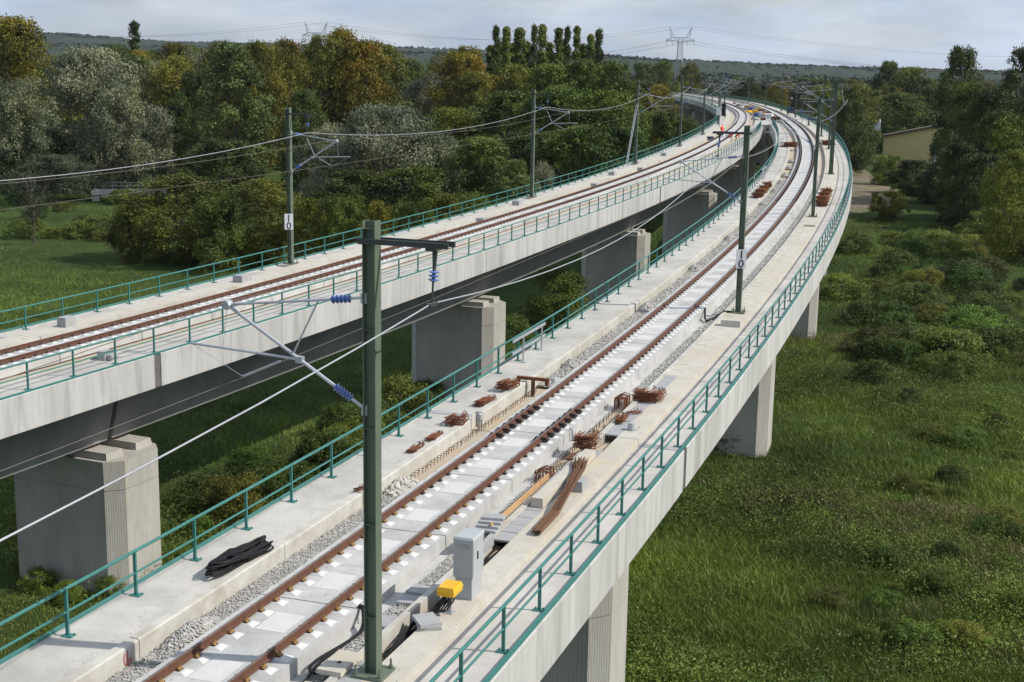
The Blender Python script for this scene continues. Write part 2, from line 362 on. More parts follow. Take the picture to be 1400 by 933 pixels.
def hill_z(x, y, yr, hs):
    return 0
def ridge(name, D, prof, seed, depth, amp, wl):
    """a wooded ridge: crest heights given at photo columns, tree-crown bumps along it"""
    r = np.random.default_rng(seed)
    cols = np.arange(-500, 1901, 1.6); n = len(cols)
    xs = (cols - 700) / F_PX * D
    crest = np.interp(cols, [p[0] for p in prof], [p[1] for p in prof])
    rows = 9; v = []
    for j in range(rows):
        u = j / (rows - 1)
        bump_ = np.zeros(n)
        for kk, (wlen, a) in enumerate(((wl, 1.0), (wl * 0.45, 0.6), (wl * 0.2, 0.45), (wl * 5, 1.3))):
            ph = r.uniform(0, wlen, 1)
            kn = np.arange(xs[0] - wlen, xs[-1] + wlen, wlen); vv = r.uniform(-1, 1, len(kn))
            bump_ += a * amp * np.interp(xs + ph, kn, vv)
        z = crest * math.sin(u * math.pi / 2) ** 0.8 + bump_ * (0.35 + 0.65 * u)
        if j == 0: z = np.full(n, -6.0)
        yv = D - depth * (1 - u) + r.uniform(-1, 1, n) * 2
        v.append(np.c_[xs, yv, z])
    v.append(np.c_[xs, np.full(n, D + depth * 0.8), np.full(n, -6.0)])
    v = np.concatenate(v); rr = rows + 1
    i = np.arange((n - 1) * (rr - 1)); q = i // (n - 1); c = i % (n - 1); a = q * n + c
    return struct(link(name, np_mesh(name, v, np.c_[a, a + 1, a + n + 1, a + n], 'hill_forest')))
# crest height above ground at photo columns
def hz_(col, ytop, D): return CAMZ + ((Y_HOR + (col - 700) * math.tan(ROLL)) - ytop) / F_PX * D
ridge('hills', 3300.0, [(c, hz_(c, y, 3300)) for c, y in ((-500, 45), (20, 46), (110, 49), (180, 56), (260, 60), (400, 63), (520, 65), (640, 70), (800, 78), (950, 86), (1060, 90), (1200, 95), (1400, 98), (1900, 101))], 3, 500, 3.0, 30.0)
ridge('hills', 2300.0, [(c, hz_(c, y, 2300)) for c, y in ((-500, 62), (0, 60), (200, 66), (400, 72), (560, 74), (700, 78), (820, 78), (900, 84), (1000, 88), (1100, 92), (1250, 97), (1400, 100), (1900, 104))], 5, 500, 2.4, 22.0)

# ------------------------------------------------------------------ viaducts
def build_viaduct(path, sg, label, s0, s_gap, s_end, joints0, pier0, pier_d, n_pier, zi=0.0):
    """sg=+1: mast/trough side on the right of the track (t>0)"""
    x, y, _, _ = path.fr(max(s0, -40)); root = thing('railway_viaduct', label, 'viaduct', (x, y, 0))
    M = lambda sec: mir(sec, sg)
    # units between expansion joints
    js = [joints0 + k * 2 * pier_d for k in range(-3, 14)]
    cuts = [s0] + [j for j in js if s0 + 3 < j < s_end - 3] + [s_end]
    for a, b in zip(cuts[:-1], cuts[1:]):
        mb = MB(); sweep(mb, path, a + 0.03, b - 0.03, M([(-3.74, -1.05), (-3.74, -0.62), (4.68, -0.62), (4.68, -1.05), (2.2, -1.36), (-2.2, -1.36)]), 4)
        part('deck_slab', mb, 'floor_concrete', root)
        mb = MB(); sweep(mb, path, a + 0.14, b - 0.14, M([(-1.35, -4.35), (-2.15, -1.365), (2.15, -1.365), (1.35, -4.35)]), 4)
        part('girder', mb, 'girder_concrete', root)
        e = min(b, s_gap) if True else b
        # simple walkway on the inner side, only up to the junction
        if a < s_gap:
            mb = MB(); sweep(mb, path, a + 0.02, min(b, s_gap) - 0.02, M(rect(-3.86, -2.32, -0.618, -0.16 + zi)), 3)
            part('walkway', mb, 'walk_concrete', root)
        mb = MB(); sweep(mb, path, a + 0.02, b - 0.02, M(rect(3.42, 4.80, -0.61, -0.55)), 3)
        part('walkway', mb, 'walk_concrete', root)
        mb = MB(); sweep(mb, path, a + 0.02, b - 0.02, M(rect(2.72, 3.415, -0.612, -0.35)), 3)
        part('ledge', mb, 'ledge_concrete', root)
        mb = MB(); sweep(mb, path, a + 0.02, b - 0.02, M(rect(2.10, 2.26, -0.613, -0.30)), 3)
        part('trough_wall', mb, 'kerb_concrete', root)
        mb = MB(); sweep(mb, path, a + 0.02, b - 0.02, M(rect(1.22, 1.52, -0.613, -0.56)), 3)
        part('base_strip', mb, 'slab_concrete', root)
    # fascia (edge beam) pieces, 5 m long, with open joints
    for side, t0, t1, zt, zb, se in ((1, 4.80, 4.97, -0.50, -1.86, s_end), (-1, -4.02, -3.86, -0.14 + zi, -1.66 + zi * 0.5, s_gap)):
        q = s0
        while q < se - 0.5:
            b = min(q + 5.0, se); lim = 260
            if q > lim: b = min(q + 25.0, se)
            nj = [j for j in js if q + 0.01 < j < b + 0.9]
            if nj: b = nj[0]
            gap = 0.21 if any(abs(b - j) < 0.01 for j in js) else 0.012
            gap0 = 0.21 if any(abs(q - j) < 0.01 for j in js) else 0.0
            mb = MB(); sweep(mb, path, q + gap0, b - gap, M([(t0, zb), (t0, zt), (t1 - 0.02, zt + 0.0), (t1, zt - 0.02), (t1, zb)] if side > 0 else [(t1, zb), (t1, zt), (t0 + 0.02, zt), (t0, zt - 0.02), (t0, zb)]), 2.5)
            part('edge_beam', mb, 'edge_concrete', root); q = b
        # expansion joint fillers, dark and recessed
        for j in js:
            if s0 < j < min(se, 300):
                mb = MB(); sweep(mb, path, j - 0.25, j + 0.25, M(rect(min(t0, t1) + 0.04, max(t0, t1) - 0.04, zb, zt - 0.05)), 1)
                part('joint_seal', mb, 'joint_brown', root)
                mb = MB(); zc = zt - 0.0 if side < 0 else -0.54
                sweep(mb, path, j - 0.16, j + 0.16, M(rect(-3.8, -2.35, -0.17 + zi, -0.145 + zi) if side < 0 else rect(3.45, 4.78, -0.56, -0.535)), 1)
                part('joint_plate', mb, 'lid_concrete', root)
    # kerb pieces on the inner side
    q = s0; k = 0
    while q < s_gap - 1:
        b = min(q + 6.0, s_gap)
        if sg > 0 and 25.9 < b < 33: b = 26.3 if b < 30 else 34.6
        if not (sg > 0 and abs(q - 34.6) < 0.01): a_ = q
        else: a_ = 35.7
        if sg > 0 and abs(q - 26.3) < 0.01: a_ = 26.9
        if b - a_ > 0.3:
            mb = MB(); dz = rnd.uniform(-0.008, 0.008)
            sweep(mb, path, a_ + 0.012, b - 0.012, M([(-2.315, -0.614), (-2.315, -0.095 + dz + zi), (-2.12, -0.10 + dz + zi), (-2.09, -0.13 + dz + zi), (-2.09, -0.614)]), 2)
            part('kerb', mb, 'kerb_concrete', root)
        q = b if b > q else q + 6
    # trough covers, one slab per metre
    q = 45.0 if sg > 0 else 24.0
    me = MB().box(-0.22, 0.22, -0.485, 0.485, -0.05, 0.0).mesh('trough_cover', 'ledge_concrete')
    cnt = 0
    while cnt < 150:
        p = path.P(q, sg * 2.49, -0.345 + rnd.uniform(-0.006, 0.006))
        o = link('trough_cover', me, root, (p[0] - root.location.x, p[1] - root.location.y, p[2]), (path.slope(q), 0, path.rz(q) + rnd.uniform(-0.008, 0.008)))
        q += 1.0; cnt += 1
    mb = MB(); sweep(mb, path, q - 0.5, s_end, M(rect(2.265, 2.715, -0.61, -0.347)), 4); part('trough_cover', mb, 'ledge_concrete', root)
    # piers
    pm = MB()
    hw, hl, ch = 3.0, 1.65, 0.60
    octo = lambda e: [(-hw + ch - 0, -hl - e), (hw - ch, -hl - e), (hw + e, -hl + ch), (hw + e, hl - ch), (hw - ch, hl + e), (-hw + ch, hl + e), (-hw - e, hl - ch), (-hw - e, -hl + ch)]
    for k in range(n_pier):
        q = pier0 + k * pier_d
        if q > s_end - 5: break
        px, py, pz = path.P(q, 0, 0); top = pz - 4.80; base = gz(px, py) - 0.6
        pr = MB()
        pr.rings([[(a, b, base) for a, b in octo(0)], [(a, b, top - 1.25) for a, b in octo(0)]])
        pr.rings([[(a, b, top - 1.25) for a, b in octo(-0.03)], [(a, b, top - 1.21) for a, b in octo(-0.03)]])
        pr.rings([[(a, b, top - 1.21) for a, b in octo(0)], [(a, b, top) for a, b in octo(0)]])
        po = link('pier', pr.mesh('pier', 'pier_concrete'), root, (px - root.location.x, py - root.location.y, 0), (0, 0, path.rz(q)))
        for sx in (-1, 1):
            for sy in (-1, 1):
                b = MB().frustum(sx * 1.45 - 0.95, sx * 1.45 + 0.95, sy * 0.92 - 0.52, sy * 0.92 + 0.52, top, top + 0.30, 0.04, 0.04)
                link('bearing_plinth', b.mesh('bearing_plinth', 'pier_concrete'), po)
                b = MB().box(sx * 0.9 - 0.35, sx * 0.9 + 0.35, sy * 0.92 - 0.35, sy * 0.92 + 0.35, top + 0.302, top + 0.45)
                link('bearing', b.mesh('bearing', 'clip_dark'), po)
        for ax in (-1.7, 0.0, 1.7):
            b = MB().box(ax - 0.07, ax + 0.07, -hl - 0.012, -hl + 0.05, top - 1.62, top - 1.40); link('anchor_plate', b.mesh('anchor_plate', 'lid_concrete'), po)
    return root
VR = build_viaduct(PR, 1, 'concrete railway viaduct strewn with rusty rebar, its outer fascia facing the meadow', -38, S_GAP_R, END_R, 35.3, 35.3 - 37.6, 37.6, 21)
VL = build_viaduct(PL, -1, 'concrete railway viaduct running beside the forest with clear rust-brown rails', -30, S_GAP_L, END_L, 50.0, 50.0 - 37.6, 37.6, 20, -0.29)

# infill deck where the two viaducts join, with its end wall
mb = MB(); rings = []
for Y in np.arange(238, 771, 7.0):
    a = PL.P(PL.q_at(Y), 3.75, 0); b = PR.P(PR.q_at(Y), -3.75, 0)
    a = Vector(a); b = Vector(b)
    rings.append([(a.x - 1.4, a.y, a.z - 0.64), (a.x - 1.4, a.y, a.z - 0.30), (b.x + 1.4, b.y, b.z - 0.30), (b.x + 1.4, b.y, b.z - 0.64)])
mb.rings(rings); part('infill_deck', mb, 'walk_concrete', VR)
a = Vector(PL.P(PL.q_at(238), 3.4, 0)); b = Vector(PR.P(PR.q_at(238), -3.4, 0)); mid = (a + b) / 2
mb = MB().box(a.x, mid.x - 0.12, 236.9, 237.9, a.z - 3.8, a.z - 0.25); part('end_wall', mb, 'edge_concrete', VR)
mb = MB().box(mid.x + 0.12, b.x, 236.9, 237.9, a.z - 3.8, a.z - 0.25); part('end_wall', mb, 'edge_concrete', VR)

# ------------------------------------------------------------------ railway tracks
FAST = 0.625; SLAB = 5.0
slab_mb = MB()
sl_h = 0.40
slab_mb.box(-1.2, 1.2, -SLAB / 2 + 0.02, SLAB / 2 - 0.02, -0.60, -0.222)
for i in range(8):
    y0 = -SLAB / 2 + FAST * (i + 0.5)
    for sx in (-0.75, 0.75):
        slab_mb.frustum(sx - 0.36, sx + 0.36, y0 - 0.155, y0 + 0.155, -0.2215, -0.178, 0.13, 0.05, 1)
for yc in (-1.25, 1.25):
    slab_mb.box(-0.34, 0.34, yc - 0.48, yc + 0.48, -0.2215, -0.216, 1)
slab_me = slab_mb.mesh('track_slab', ['slab_concrete', 'grout'])
def fast_mesh(mats):
    mb = MB().box(-0.17, 0.17, -0.08, 0.08, -0.178, -0.162)
    for sx in (-1, 1):
        mb.add([(sx * 0.075, -0.07, -0.15), (sx * 0.165, -0.07, -0.162), (sx * 0.165, 0.07, -0.162), (sx * 0.075, 0.07, -0.15), (sx * 0.12, -0.05, -0.098), (sx * 0.12, 0.05, -0.098)],
               [(0, 1, 4), (1, 2, 5, 4), (2, 3, 5), (3, 0, 4, 5)], 1)
        mb.tube([(sx * 0.125, 0, -0.12), (sx * 0.125, 0, -0.07)], 0.02, 5, 1)
    return mb.mesh('fastener', mats)
fast_a = fast_mesh(['clip_dark', 'clip_gold']); fast_b = fast_mesh(['clip_dark', 'clip_dark'])
fast_wide = MB().box(-0.24, 0.24, -0.13, 0.13, -0.178, -0.13).box(-0.2, 0.2, -0.06, 0.06, -0.13, -0.07).mesh('fastener', 'clip_dark')
RAILSEC = [(-0.075, -0.160), (-0.075, -0.148), (-0.010, -0.125), (-0.009, -0.045), (-0.036, -0.032), (-0.036, -0.004), (-0.030, 0.0), (0.030, 0.0), (0.036, -0.004), (0.036, -0.032), (0.009, -0.045), (0.010, -0.125), (0.075, -0.148), (0.075, -0.160)]
def build_track(path, label, s0, s_end, s_det, ph, nf):
    x, y, _, _ = path.fr(s0); root = thing('railway_track', label, 'railway track', (x, y, railz(y)))
    rl = root.location
    for sx in (-0.75, 0.75):
        for a, b in ((s0, s_det), (s_det + 0.004, s_end)):
            mb = MB(); n = int((b - a) / (1.5 if a == s0 else 6)); rings = []
            for i in range(n + 1):
                q = a + (b - a) * i / n; c = path.cant(q) / 1.5
                rings.append([path.P(q, sx + t, z + c * sx + c * t) for t, z in RAILSEC])
            mb.rings(rings)
            nn = len(RAILSEC)
            me_o = part('rail', mb, ['rail_rust', 'rail_head'], root)
            mi = [1 if (k % nn) == 6 and k < nn * n else 0 for k in range(len(mb.f))]
            me_o.data.polygons.foreach_set('material_index', mi)
    q = ph
    while q > s0: q -= SLAB
    fc = 0; rest = MB()
    while q < s_end:
        if q < s_det:
            p = path.P(q, 0, 0); c = path.cant(q) / 1.5
            M4 = Matrix.Translation(Vector(p) - rl) @ Matrix.Rotation(path.rz(q), 4, 'Z') @ Matrix.Rotation(path.slope(q), 4, 'X') @ Matrix.Rotation(-c, 4, 'Y')
            o = link('track_slab', slab_me, root); o.matrix_local = M4
            for i in range(8):
                qq = q - SLAB / 2 + FAST * (i + 0.5)
                p = path.P(qq, 0, 0); c = path.cant(qq) / 1.5
                B = Matrix.Translation(Vector(p) - rl) @ Matrix.Rotation(path.rz(qq), 4, 'Z') @ Matrix.Rotation(path.slope(qq), 4, 'X') @ Matrix.Rotation(-c, 4, 'Y')
                for sx in (-0.75, 0.75):
                    me = fast_a if qq < 27 else fast_b
                    if path is PR and 33.0 < qq < 37.2: me = fast_wide
                    if qq > 14 and fc < nf:
                        o = link('fastener', me, root); o.matrix_local = B @ Matrix.Translation((sx, 0, 0)); fc += 1
                    elif qq > 14:
                        rest.add([(B @ Vector((sx + a * 0.17, b * 0.08, z))) + rl for z in (-0.178, -0.10) for a, b in ((-1, -1), (1, -1), (1, 1), (-1, 1))],
                                 [(4, 5, 6, 7), (0, 1, 5, 4), (1, 2, 6, 5), (2, 3, 7, 6), (3, 0, 4, 7)])
            q += SLAB
        else:
            mb = MB(); b = min(q + 40, s_end); sweep(mb, path, q - 2.5, b - 2.5, rect(-1.2, 1.2, -0.6, -0.2), 5, cant=True); part('track_slab', mb, 'slab_concrete', root); q = b
            if b >= s_end: break
    if rest.v: stuff(part('fasteners', rest, 'clip_dark', root))
    return root
TR = build_track(PR, 'slab track with rusty rails on the rebar-strewn viaduct', -38, END_R - 2, 250, 21.8, 296)
TL = build_track(PL, 'slab track with rusty rails on the viaduct beside the forest', -30, END_L - 2, 250, 40.0, 296)

# ------------------------------------------------------------------ railings
post_me = MB().box(-0.035, 0.035, -0.025, 0.025, 0.015, 1.0).mesh('post', 'railing_paint')
bp = MB().box(-0.10, 0.14, -0.10, 0.10, 0.0, 0.018)
for bx_, by_ in ((-0.07, -0.07), (-0.07, 0.07), (0.11, -0.07), (0.11, 0.07)): bp.tube([(bx_, by_, 0.018), (bx_, by_, 0.05)], 0.016, 6)
bp_me = bp.mesh('base_plate', 'railing_paint')
def build_railing(path, t, tz, t_strip, z_strip, s0, s1, ph, label, s_post):
    x, y, _, _ = path.fr(s0); rr = thing('railing', label, 'railing', (x, y, railz(y) + tz)); rl = rr.location
    for nm, dz, r in (('top_rail', 1.02, 0.038), ('mid_rail', 0.52, 0.027)):
        mb = MB(); n = int((s1 - s0) / 2.35)
        mb.tube([path.P(s0 + (s1 - s0) * i / n, t, tz + dz) for i in range(n + 1)], r, 8)
        shade_smooth(part(nm, mb, 'railing_paint', rr))
    mb = MB(); a, b = sorted((t_strip, t_strip + 0.07 * (1 if t > 0 else -1)))
    sweep(mb, path, s0, s1, rect(a, b, z_strip, z_strip + 0.085), 2.4); part('edge_strip', mb, 'railing_paint', rr)
    q = ph
    while q > s0 + 2.35: q -= 2.35
    far = MB()
    while q < s1:
        if q < s_post:
            p = Vector(path.P(q, t, tz)) - rl
            flip = path.rz(q) + (math.pi if t > 0 else 0)
            o = link('post', post_me, rr, p, (0, 0, flip)); link('base_plate', bp_me, o)
        else:
            pb = Vector(path.P(q, t, tz)); far.tube([pb, pb + Vector((0, 0, 1.0))], 0.035, 4)
        q += 2.35
    if far.v: stuff(part('posts', far, 'railing_paint', rr))
    return rr
build_railing(PR, -3.60, -0.16, -3.90, -0.16, -38, S_GAP_R - 0.5, 15.7, 'sea-green handrail along the rebar-strewn viaduct, facing the forest viaduct', 240)
build_railing(PR, 4.66, -0.55, 4.86, -0.50, -38, END_R, 19.1, 'sea-green handrail along the meadow edge of the rebar-strewn viaduct', 300)
build_railing(PL, 3.66, -0.45, 3.92, -0.45, -30, S_GAP_L - 0.5, 43.2, 'sea-green handrail on the forest-side viaduct, facing the rebar-strewn viaduct', 240)
build_railing(PL, -4.66, -0.55, -4.86, -0.50, -30, END_L, 49.5, 'sea-green handrail along the forest edge of the viaduct', 300)

# ------------------------------------------------------------------ catenary masts
def tree_inst(spec, parent, loc=(0, 0, 0)):
    for nm, me, subs in spec:
        o = link(nm, me, parent, loc)
        for n2, m2 in subs: link(n2, m2, o)
def insul(p0, p1, n=5, r=0.085, core=0.035):
    prof = [(0, core)]
    for i in range(n):
        u = (i + 0.5) / n; w = 0.30 / n
        prof += [(u - w, core), (u - w * 0.4, r), (u + w * 0.3, r * 0.92), (u + w, core)]
    prof += [(1, core)]
    return MB().lathe(p0, p1, prof, 10)
def mast_spec(cs, arm, width=0.26, height=8.95):
    sp = []
    h = width / 2; tf = 0.02
    mb = MB().box(-h, -h + tf, -h, h, 0.06, height).box(h - tf, h, -h, h, 0.06, height).box(-h + tf, h - tf, -0.012, 0.012, 0.06, height)
    for zz in np.arange(1.2, height, 1.9): mb.box(-h + tf, h - tf, -h + 0.01, h - 0.01, zz, zz + 0.012)
    sp.append(('mast_post', mb.mesh('mast_post', 'mast_paint'), []))
    b = MB().box(-0.33, 0.33, -0.33, 0.33, 0.0, 0.055)
    bolts = []
    for bx_, by_ in ((-0.26, -0.26), (0.26, -0.26), (-0.26, 0.26), (0.26, 0.26)):
        bolts.append(('anchor_bolt', MB().lathe((bx_, by_, 0.055), (bx_, by_, 0.25), [(0, 0.045), (0.3, 0.045), (0.31, 0.022), (1, 0.022)], 6).mesh('anchor_bolt', 'mast_paint')))
    sp.append(('base_plate', b.mesh('base_plate', 'mast_paint'), bolts))
    top, low, tip = Vector((cs * h, 0, 7.5)), Vector((cs * h, 0, 5.35)), Vector((cs * 3.1, 0, 7.15))
    # upper stay tube with insulator at the mast
    a = top + (tip - top) * 0.10; c = top + (tip - top) * 0.24
    mb = MB().tube([top, a], 0.03, 6).tube([c, tip], 0.027, 8)
    sp.append(('stay_tube', mb.mesh('stay_tube', 'galvanised'), [('insulator', insul(a, c).mesh('insulator', 'insulator_blue'))]))
    # inclined cantilever tube with insulator at the mast
    d = tip - low; a2 = low + d * 0.10; c2 = low + d * 0.22
    mb = MB().tube([low, a2], 0.03, 6).tube([c2, low + d * 1.03], 0.036, 8)
    mb.box(cs * h - 0.06, cs * h + 0.06, -0.08, 0.08, 5.25, 5.45).box(cs * h - 0.06, cs * h + 0.06, -0.08, 0.08, 7.4, 7.6)
    mb.lathe(tip + Vector((0, -0.09, 0)), tip + Vector((0, 0.09, 0)), [(0, 0.09), (0.5, 0.11), (1, 0.09)], 8)
    sp.append(('cantilever_tube', mb.mesh('cantilever_tube', 'galvanised'), [('insulator', insul(a2, c2, 6).mesh('insulator', 'insulator_blue'))]))
    k = low + d * 0.52; k2 = top + (tip - top) * 0.33
    sp.append(('strut', MB().tube([k2, k], 0.018, 6).mesh('strut', 'galvanised'), []))
    r0 = low + d * 0.47; r1 = Vector((cs * 3.95, 0.0, r0.z + 0.12))
    mb = MB().tube([r0, r1], 0.026, 8).box(r0.x - 0.07, r0.x + 0.07, -0.06, 0.06, r0.z - 0.06, r0.z + 0.06)
    sp.append(('registration_tube', mb.mesh('registration_tube', 'galvanised'), []))
    s0_ = Vector((cs * 3.85, 0, r0.z + 0.05)); s1_ = Vector((cs * 2.8, 0, 5.75))
    s0b = r0 + (r1 - r0) * 0.22
    mb = MB().tube([Vector((cs * 1.95, 0, r0.z - 0.06)), s1_], 0.018, 6).tube([tip, r0 + (r1 - r0) * 0.7], 0.006, 4).tube([r1, s1_], 0.005, 4)
    sp.append(('steady_arm', mb.mesh('steady_arm', 'galvanised'), []))
    x0, x1 = sorted((-0.22 * arm, 1.6 * arm))
    mb = MB().box(x0, x1, -h - 0.06, -h - 0.005, height - 0.42, height - 0.32).box(x0, x1, h + 0.005, h + 0.06, height - 0.42, height - 0.32)
    sp.append(('feeder_arm', mb.mesh('feeder_arm', 'arm_steel'), []))
    p0 = Vector((arm * 1.28, 0, height - 0.42)); p1 = p0 + Vector((-0.02, 0, -0.42)); p2 = p1 + Vector((-0.02, 0, -0.22)); p3 = p2 + Vector((-0.02, 0, -0.40))
    mb = MB().tube([p0, p1], [0.055, 0.03], 6)
    clampm = MB().tube([p2, p3], 0.02, 6).box(p3.x - 0.05, p3.x + 0.05, -0.16, 0.16, p3.z - 0.05, p3.z + 0.01).mesh('wire_clamp', 'arm_steel')
    mb.box(p0.x - 0.12, p0.x + 0.08, -h - 0.05, h + 0.05, p0.z - 0.06, p0.z)
    sp.append(('feeder_hanger', mb.mesh('feeder_hanger', 'arm_steel'), [('insulator', insul(p1, p2, 3, 0.10).mesh('insulator', 'insulator_blue')), ('wire_clamp', clampm)]))
    return sp, p3
specR, fwR = mast_spec(-1, 1); specL, fwL = mast_spec(1, 1)
specR4, _ = mast_spec(-1, 1, 0.42, 9.6); specR2, fwR2 = mast_spec(-1, -1)
TM = 2.78; ZM = -0.35
R_masts = [16.8, 58.6, 99.3, 136.0, 172.0, 200.0, 238.0, 280.0, 325.0, 372.0, 420.0]
L_masts = [72.7, 112.5, 149.0, 178.5, 207.0, 246.0, 290.0, 335.0, 382.0, 430.0]
R_lab = ['dark green catenary mast standing just beside the grey cabinet', 'green catenary mast with a 10 plate, on the rebar-strewn viaduct']
R_lab += ['%s green mast beyond the one with the 10 plate, along the meadow side' % ORD[i] for i in range(len(R_masts) - 2)]
L_lab = ['slim green catenary mast with a 10 plate, backed by the silver willow']
L_lab += ['%s catenary mast beyond the 10 plate along the forest-side handrail' % ORD[i] for i in range(len(L_masts) - 1)]
for i, q in enumerate(R_masts):
    r = thing('catenary_mast', R_lab[i], 'mast', PR.P(q, TM, ZM), PR.rz(q), 'masts on the rebar-strewn viaduct')
    tree_inst(specR4 if i == 3 else (specR2 if i in (1, 2) else specR), r)
mastL3 = None
for i, q in enumerate(L_masts):
    r = thing('catenary_mast', L_lab[i], 'mast', PL.P(q, -4.02 if i < 3 else -3.9, -0.42), PL.rz(q), 'masts on the forest-side viaduct')
    tree_inst(specL, r)
    link('mast_plinth', MB().box(-0.42, 0.42, -0.5, 0.5, -0.13, -0.002).mesh('mast_plinth', 'kerb_concrete'), r)
    if i == 2:
        for dx in (-0.06, 0.10):
            link('guy_stay', MB().tube([(dx, 0, 6.6), (dx * 2, -4.6 - dx * 6, 0.0)], 0.03, 6).mesh('guy_stay', 'galvanised'), r)
# number plates
def number_plate(base, rz, label, face):
    r = thing('number_plate', label, 'sign', base, rz)
    pl = MB().box(-0.24, 0.24, -0.02, 0.0, -0.45, 0.45); link('plate', pl.mesh('plate', 'white_paint'), r)
    mb = MB().box(-0.245, 0.245, -0.001, 0.012, -0.455, 0.455); link('rim', mb.mesh('rim', 'galvanised'), r)
    for ch, z in (('1', 0.025), ('0', -0.415)):
        cu = bpy.data.curves.new('numeral', 'FONT'); cu.body = ch; cu.size = 0.56; cu.align_x = 'CENTER'; cu.extrude = 0.004; cu.offset = 0.003
        tmp = bpy.data.objects.new('tmp', cu); C.objects.link(tmp)
        dg = bpy.context.evaluated_depsgraph_get(); me = bpy.data.meshes.new_from_object(tmp.evaluated_get(dg))
        bpy.data.objects.remove(tmp); me.materials.clear(); me.materials.append(MATS['black_paint'])
        link('numeral', me, r, (0, -0.026, z), (math.pi / 2, 0, 0))
    for zz in (-0.3, 0.3):
        link('clamp', MB().box(-0.16, 0.16, 0.0121, 0.05, zz - 0.03, zz + 0.03).mesh('clamp', 'galvanised'), r)
p = Vector(PR.P(58.6, TM, 2.30)); rz = 0.05
number_plate(p + Vector((-0.02, -0.24, 0)), rz, 'white plate reading 10 on the mast of the rebar-strewn viaduct', -1)
p = Vector(PL.P(72.7, -4.02, 2.05))
number_plate(p + Vector((-0.04, -0.24, 0)), 0.20, 'white plate reading 10 on the forest-side mast', -1)

# ------------------------------------------------------------------ overhead wires
def wire(name, pts, sag, r, mat, label, n=14):
    mb = MB(); line = []
    for a, b in zip(pts[:-1], pts[1:]):
        a = Vector(a); b = Vector(b)
        for i in range(n):
            u = i / n; p_ = a.lerp(b, u); p_.z -= 4 * sag * u * (1 - u); line.append(p_)
    line.append(Vector(pts[-1])); mb.tube(line, r, 5)
    me = mb.mesh(name, mat, line[0]); o = link(name, me, None, line[0]); return tag(o, label, 'wire', 'overhead wires')
def mloc(path, q, t, v):  # point in a mast's frame
    x, y, tx, ty = path.fr(q); b = Vector(path.P(q, t, ZM)); return b + Vector((ty, -tx, 0)) * v[0] + Vector((0, 0, v[2]))
rq = [-25.0] + R_masts
wire('feeder_wire', [mloc(PR, q, TM, fwR2 if q in (58.6, 99.3) else fwR) for q in rq], 1.05, 0.015, 'wire_bright', 'thick silver feeder wire sagging past the mast by the cabinet')
wire('messenger_wire', [mloc(PR, q, TM, (-3.1, 0, 7.2)) for q in rq], 0.45, 0.008, 'wire_dull', 'thin dark wire carried by cantilevers over the rebar-strewn viaduct')
wire('contact_wire', [mloc(PR, q, TM, (-2.8, 0, 5.72)) for q in rq], 0.05, 0.007, 'wire_dull', 'lowest thin wire above the rebar-strewn track')
lq = [-8.0, 33.0] + L_masts; 
wire('feeder_wire', [mloc(PL, q, -4.02, fwL) for q in lq], 0.9, 0.017, 'wire_bright', 'silver feeder wire sagging in front of the willows')
wire('messenger_wire', [mloc(PL, q, -4.02, (3.1, 0, 7.2)) for q in lq], 0.5, 0.010, 'wire_dull', 'thin dark wire carried by cantilevers on the forest side')
wire('contact_wire', [mloc(PL, q, -4.02, (2.8, 0, 5.72)) for q in lq], 0.05, 0.010, 'wire_dull', 'lowest thin wire above the forest-side track')

# ------------------------------------------------------------------ gravel, stones
ICO_V = np.array([(1, 0, 0), (-1, 0, 0), (0, 1, 0), (0, -1, 0), (0, 0, 1), (0, 0, -1)], float)
ICO_F = np.array([(0, 2, 4), (2, 1, 4), (1, 3, 4), (3, 0, 4), (2, 0, 5), (1, 2, 5), (3, 1, 5), (0, 3, 5)])
def stones_mesh(name, P, size, mat):
    n = len(P); v = ICO_V[None] * npr.uniform(0.55, 1.15, (n, 6, 1)) * size[:, None, None]
    ang = npr.uniform(0, 6.28, n); ca, sa = np.cos(ang)[:, None], np.sin(ang)[:, None]
    tl = npr.uniform(-0.7, 0.7, n); ct, st_ = np.cos(tl)[:, None], np.sin(tl)[:, None]
    x, y, z = v[..., 0], v[..., 1], v[..., 2]
    y, z = y * ct - z * st_, y * st_ + z * ct
    x, y = x * ca - y * sa, x * sa + y * ca
    v = np.stack([x, y, z * 0.8], -1) + P[:, None, :]
    f = ICO_F[None] + (np.arange(n) * 6)[:, None, None]
    return np_mesh(name, v.reshape(-1, 3), f.reshape(-1, 3), mat)
def gravel_strip(path, s0, s1, t0, t1, z, dens, label, size=0.026):
    n = int((s1 - s0) * abs(t1 - t0) * dens)
    q = s0 + (s1 - s0) * npr.random(n) ** 1.25; t = npr.uniform(t0, t1, n)
    P = np.array([path.P(a, b, z) for a, b in zip(q, t)]); P[:, 2] += npr.uniform(-0.012, 0.02, n)
    o = Vector(path.P(s0, (t0 + t1) / 2, z))
    bed = MB(); rings = []
    m_ = int((s1 - s0) / 0.5)
    for i in range(m_ + 1):
        qq = s0 + (s1 - s0) * i / m_
        rings.append([path.P(qq, t0 + (t1 - t0) * j / 4, z - 0.02 + rnd.uniform(-0.02, 0.02) - (0.1 if j in (0, 4) and 0 else 0)) for j in range(5)])
    bed.rings(rings, 0, False, False)
    ob = link('gravel', bed.mesh('gravel', 'stone_grey', o), None, o); tag(ob, label, 'gravel'); stuff(ob)
    c = stones_mesh('stones', P - np.array(o), npr.uniform(0.6, 1.4, n) * size, 'stone_grey'); so = link('stones', c, ob); stuff(so)
gravel_strip(PR, 9, 28.6, -2.06, -1.24, -0.50, 520, 'grey gravel strip between kerb and track below the cable coil')
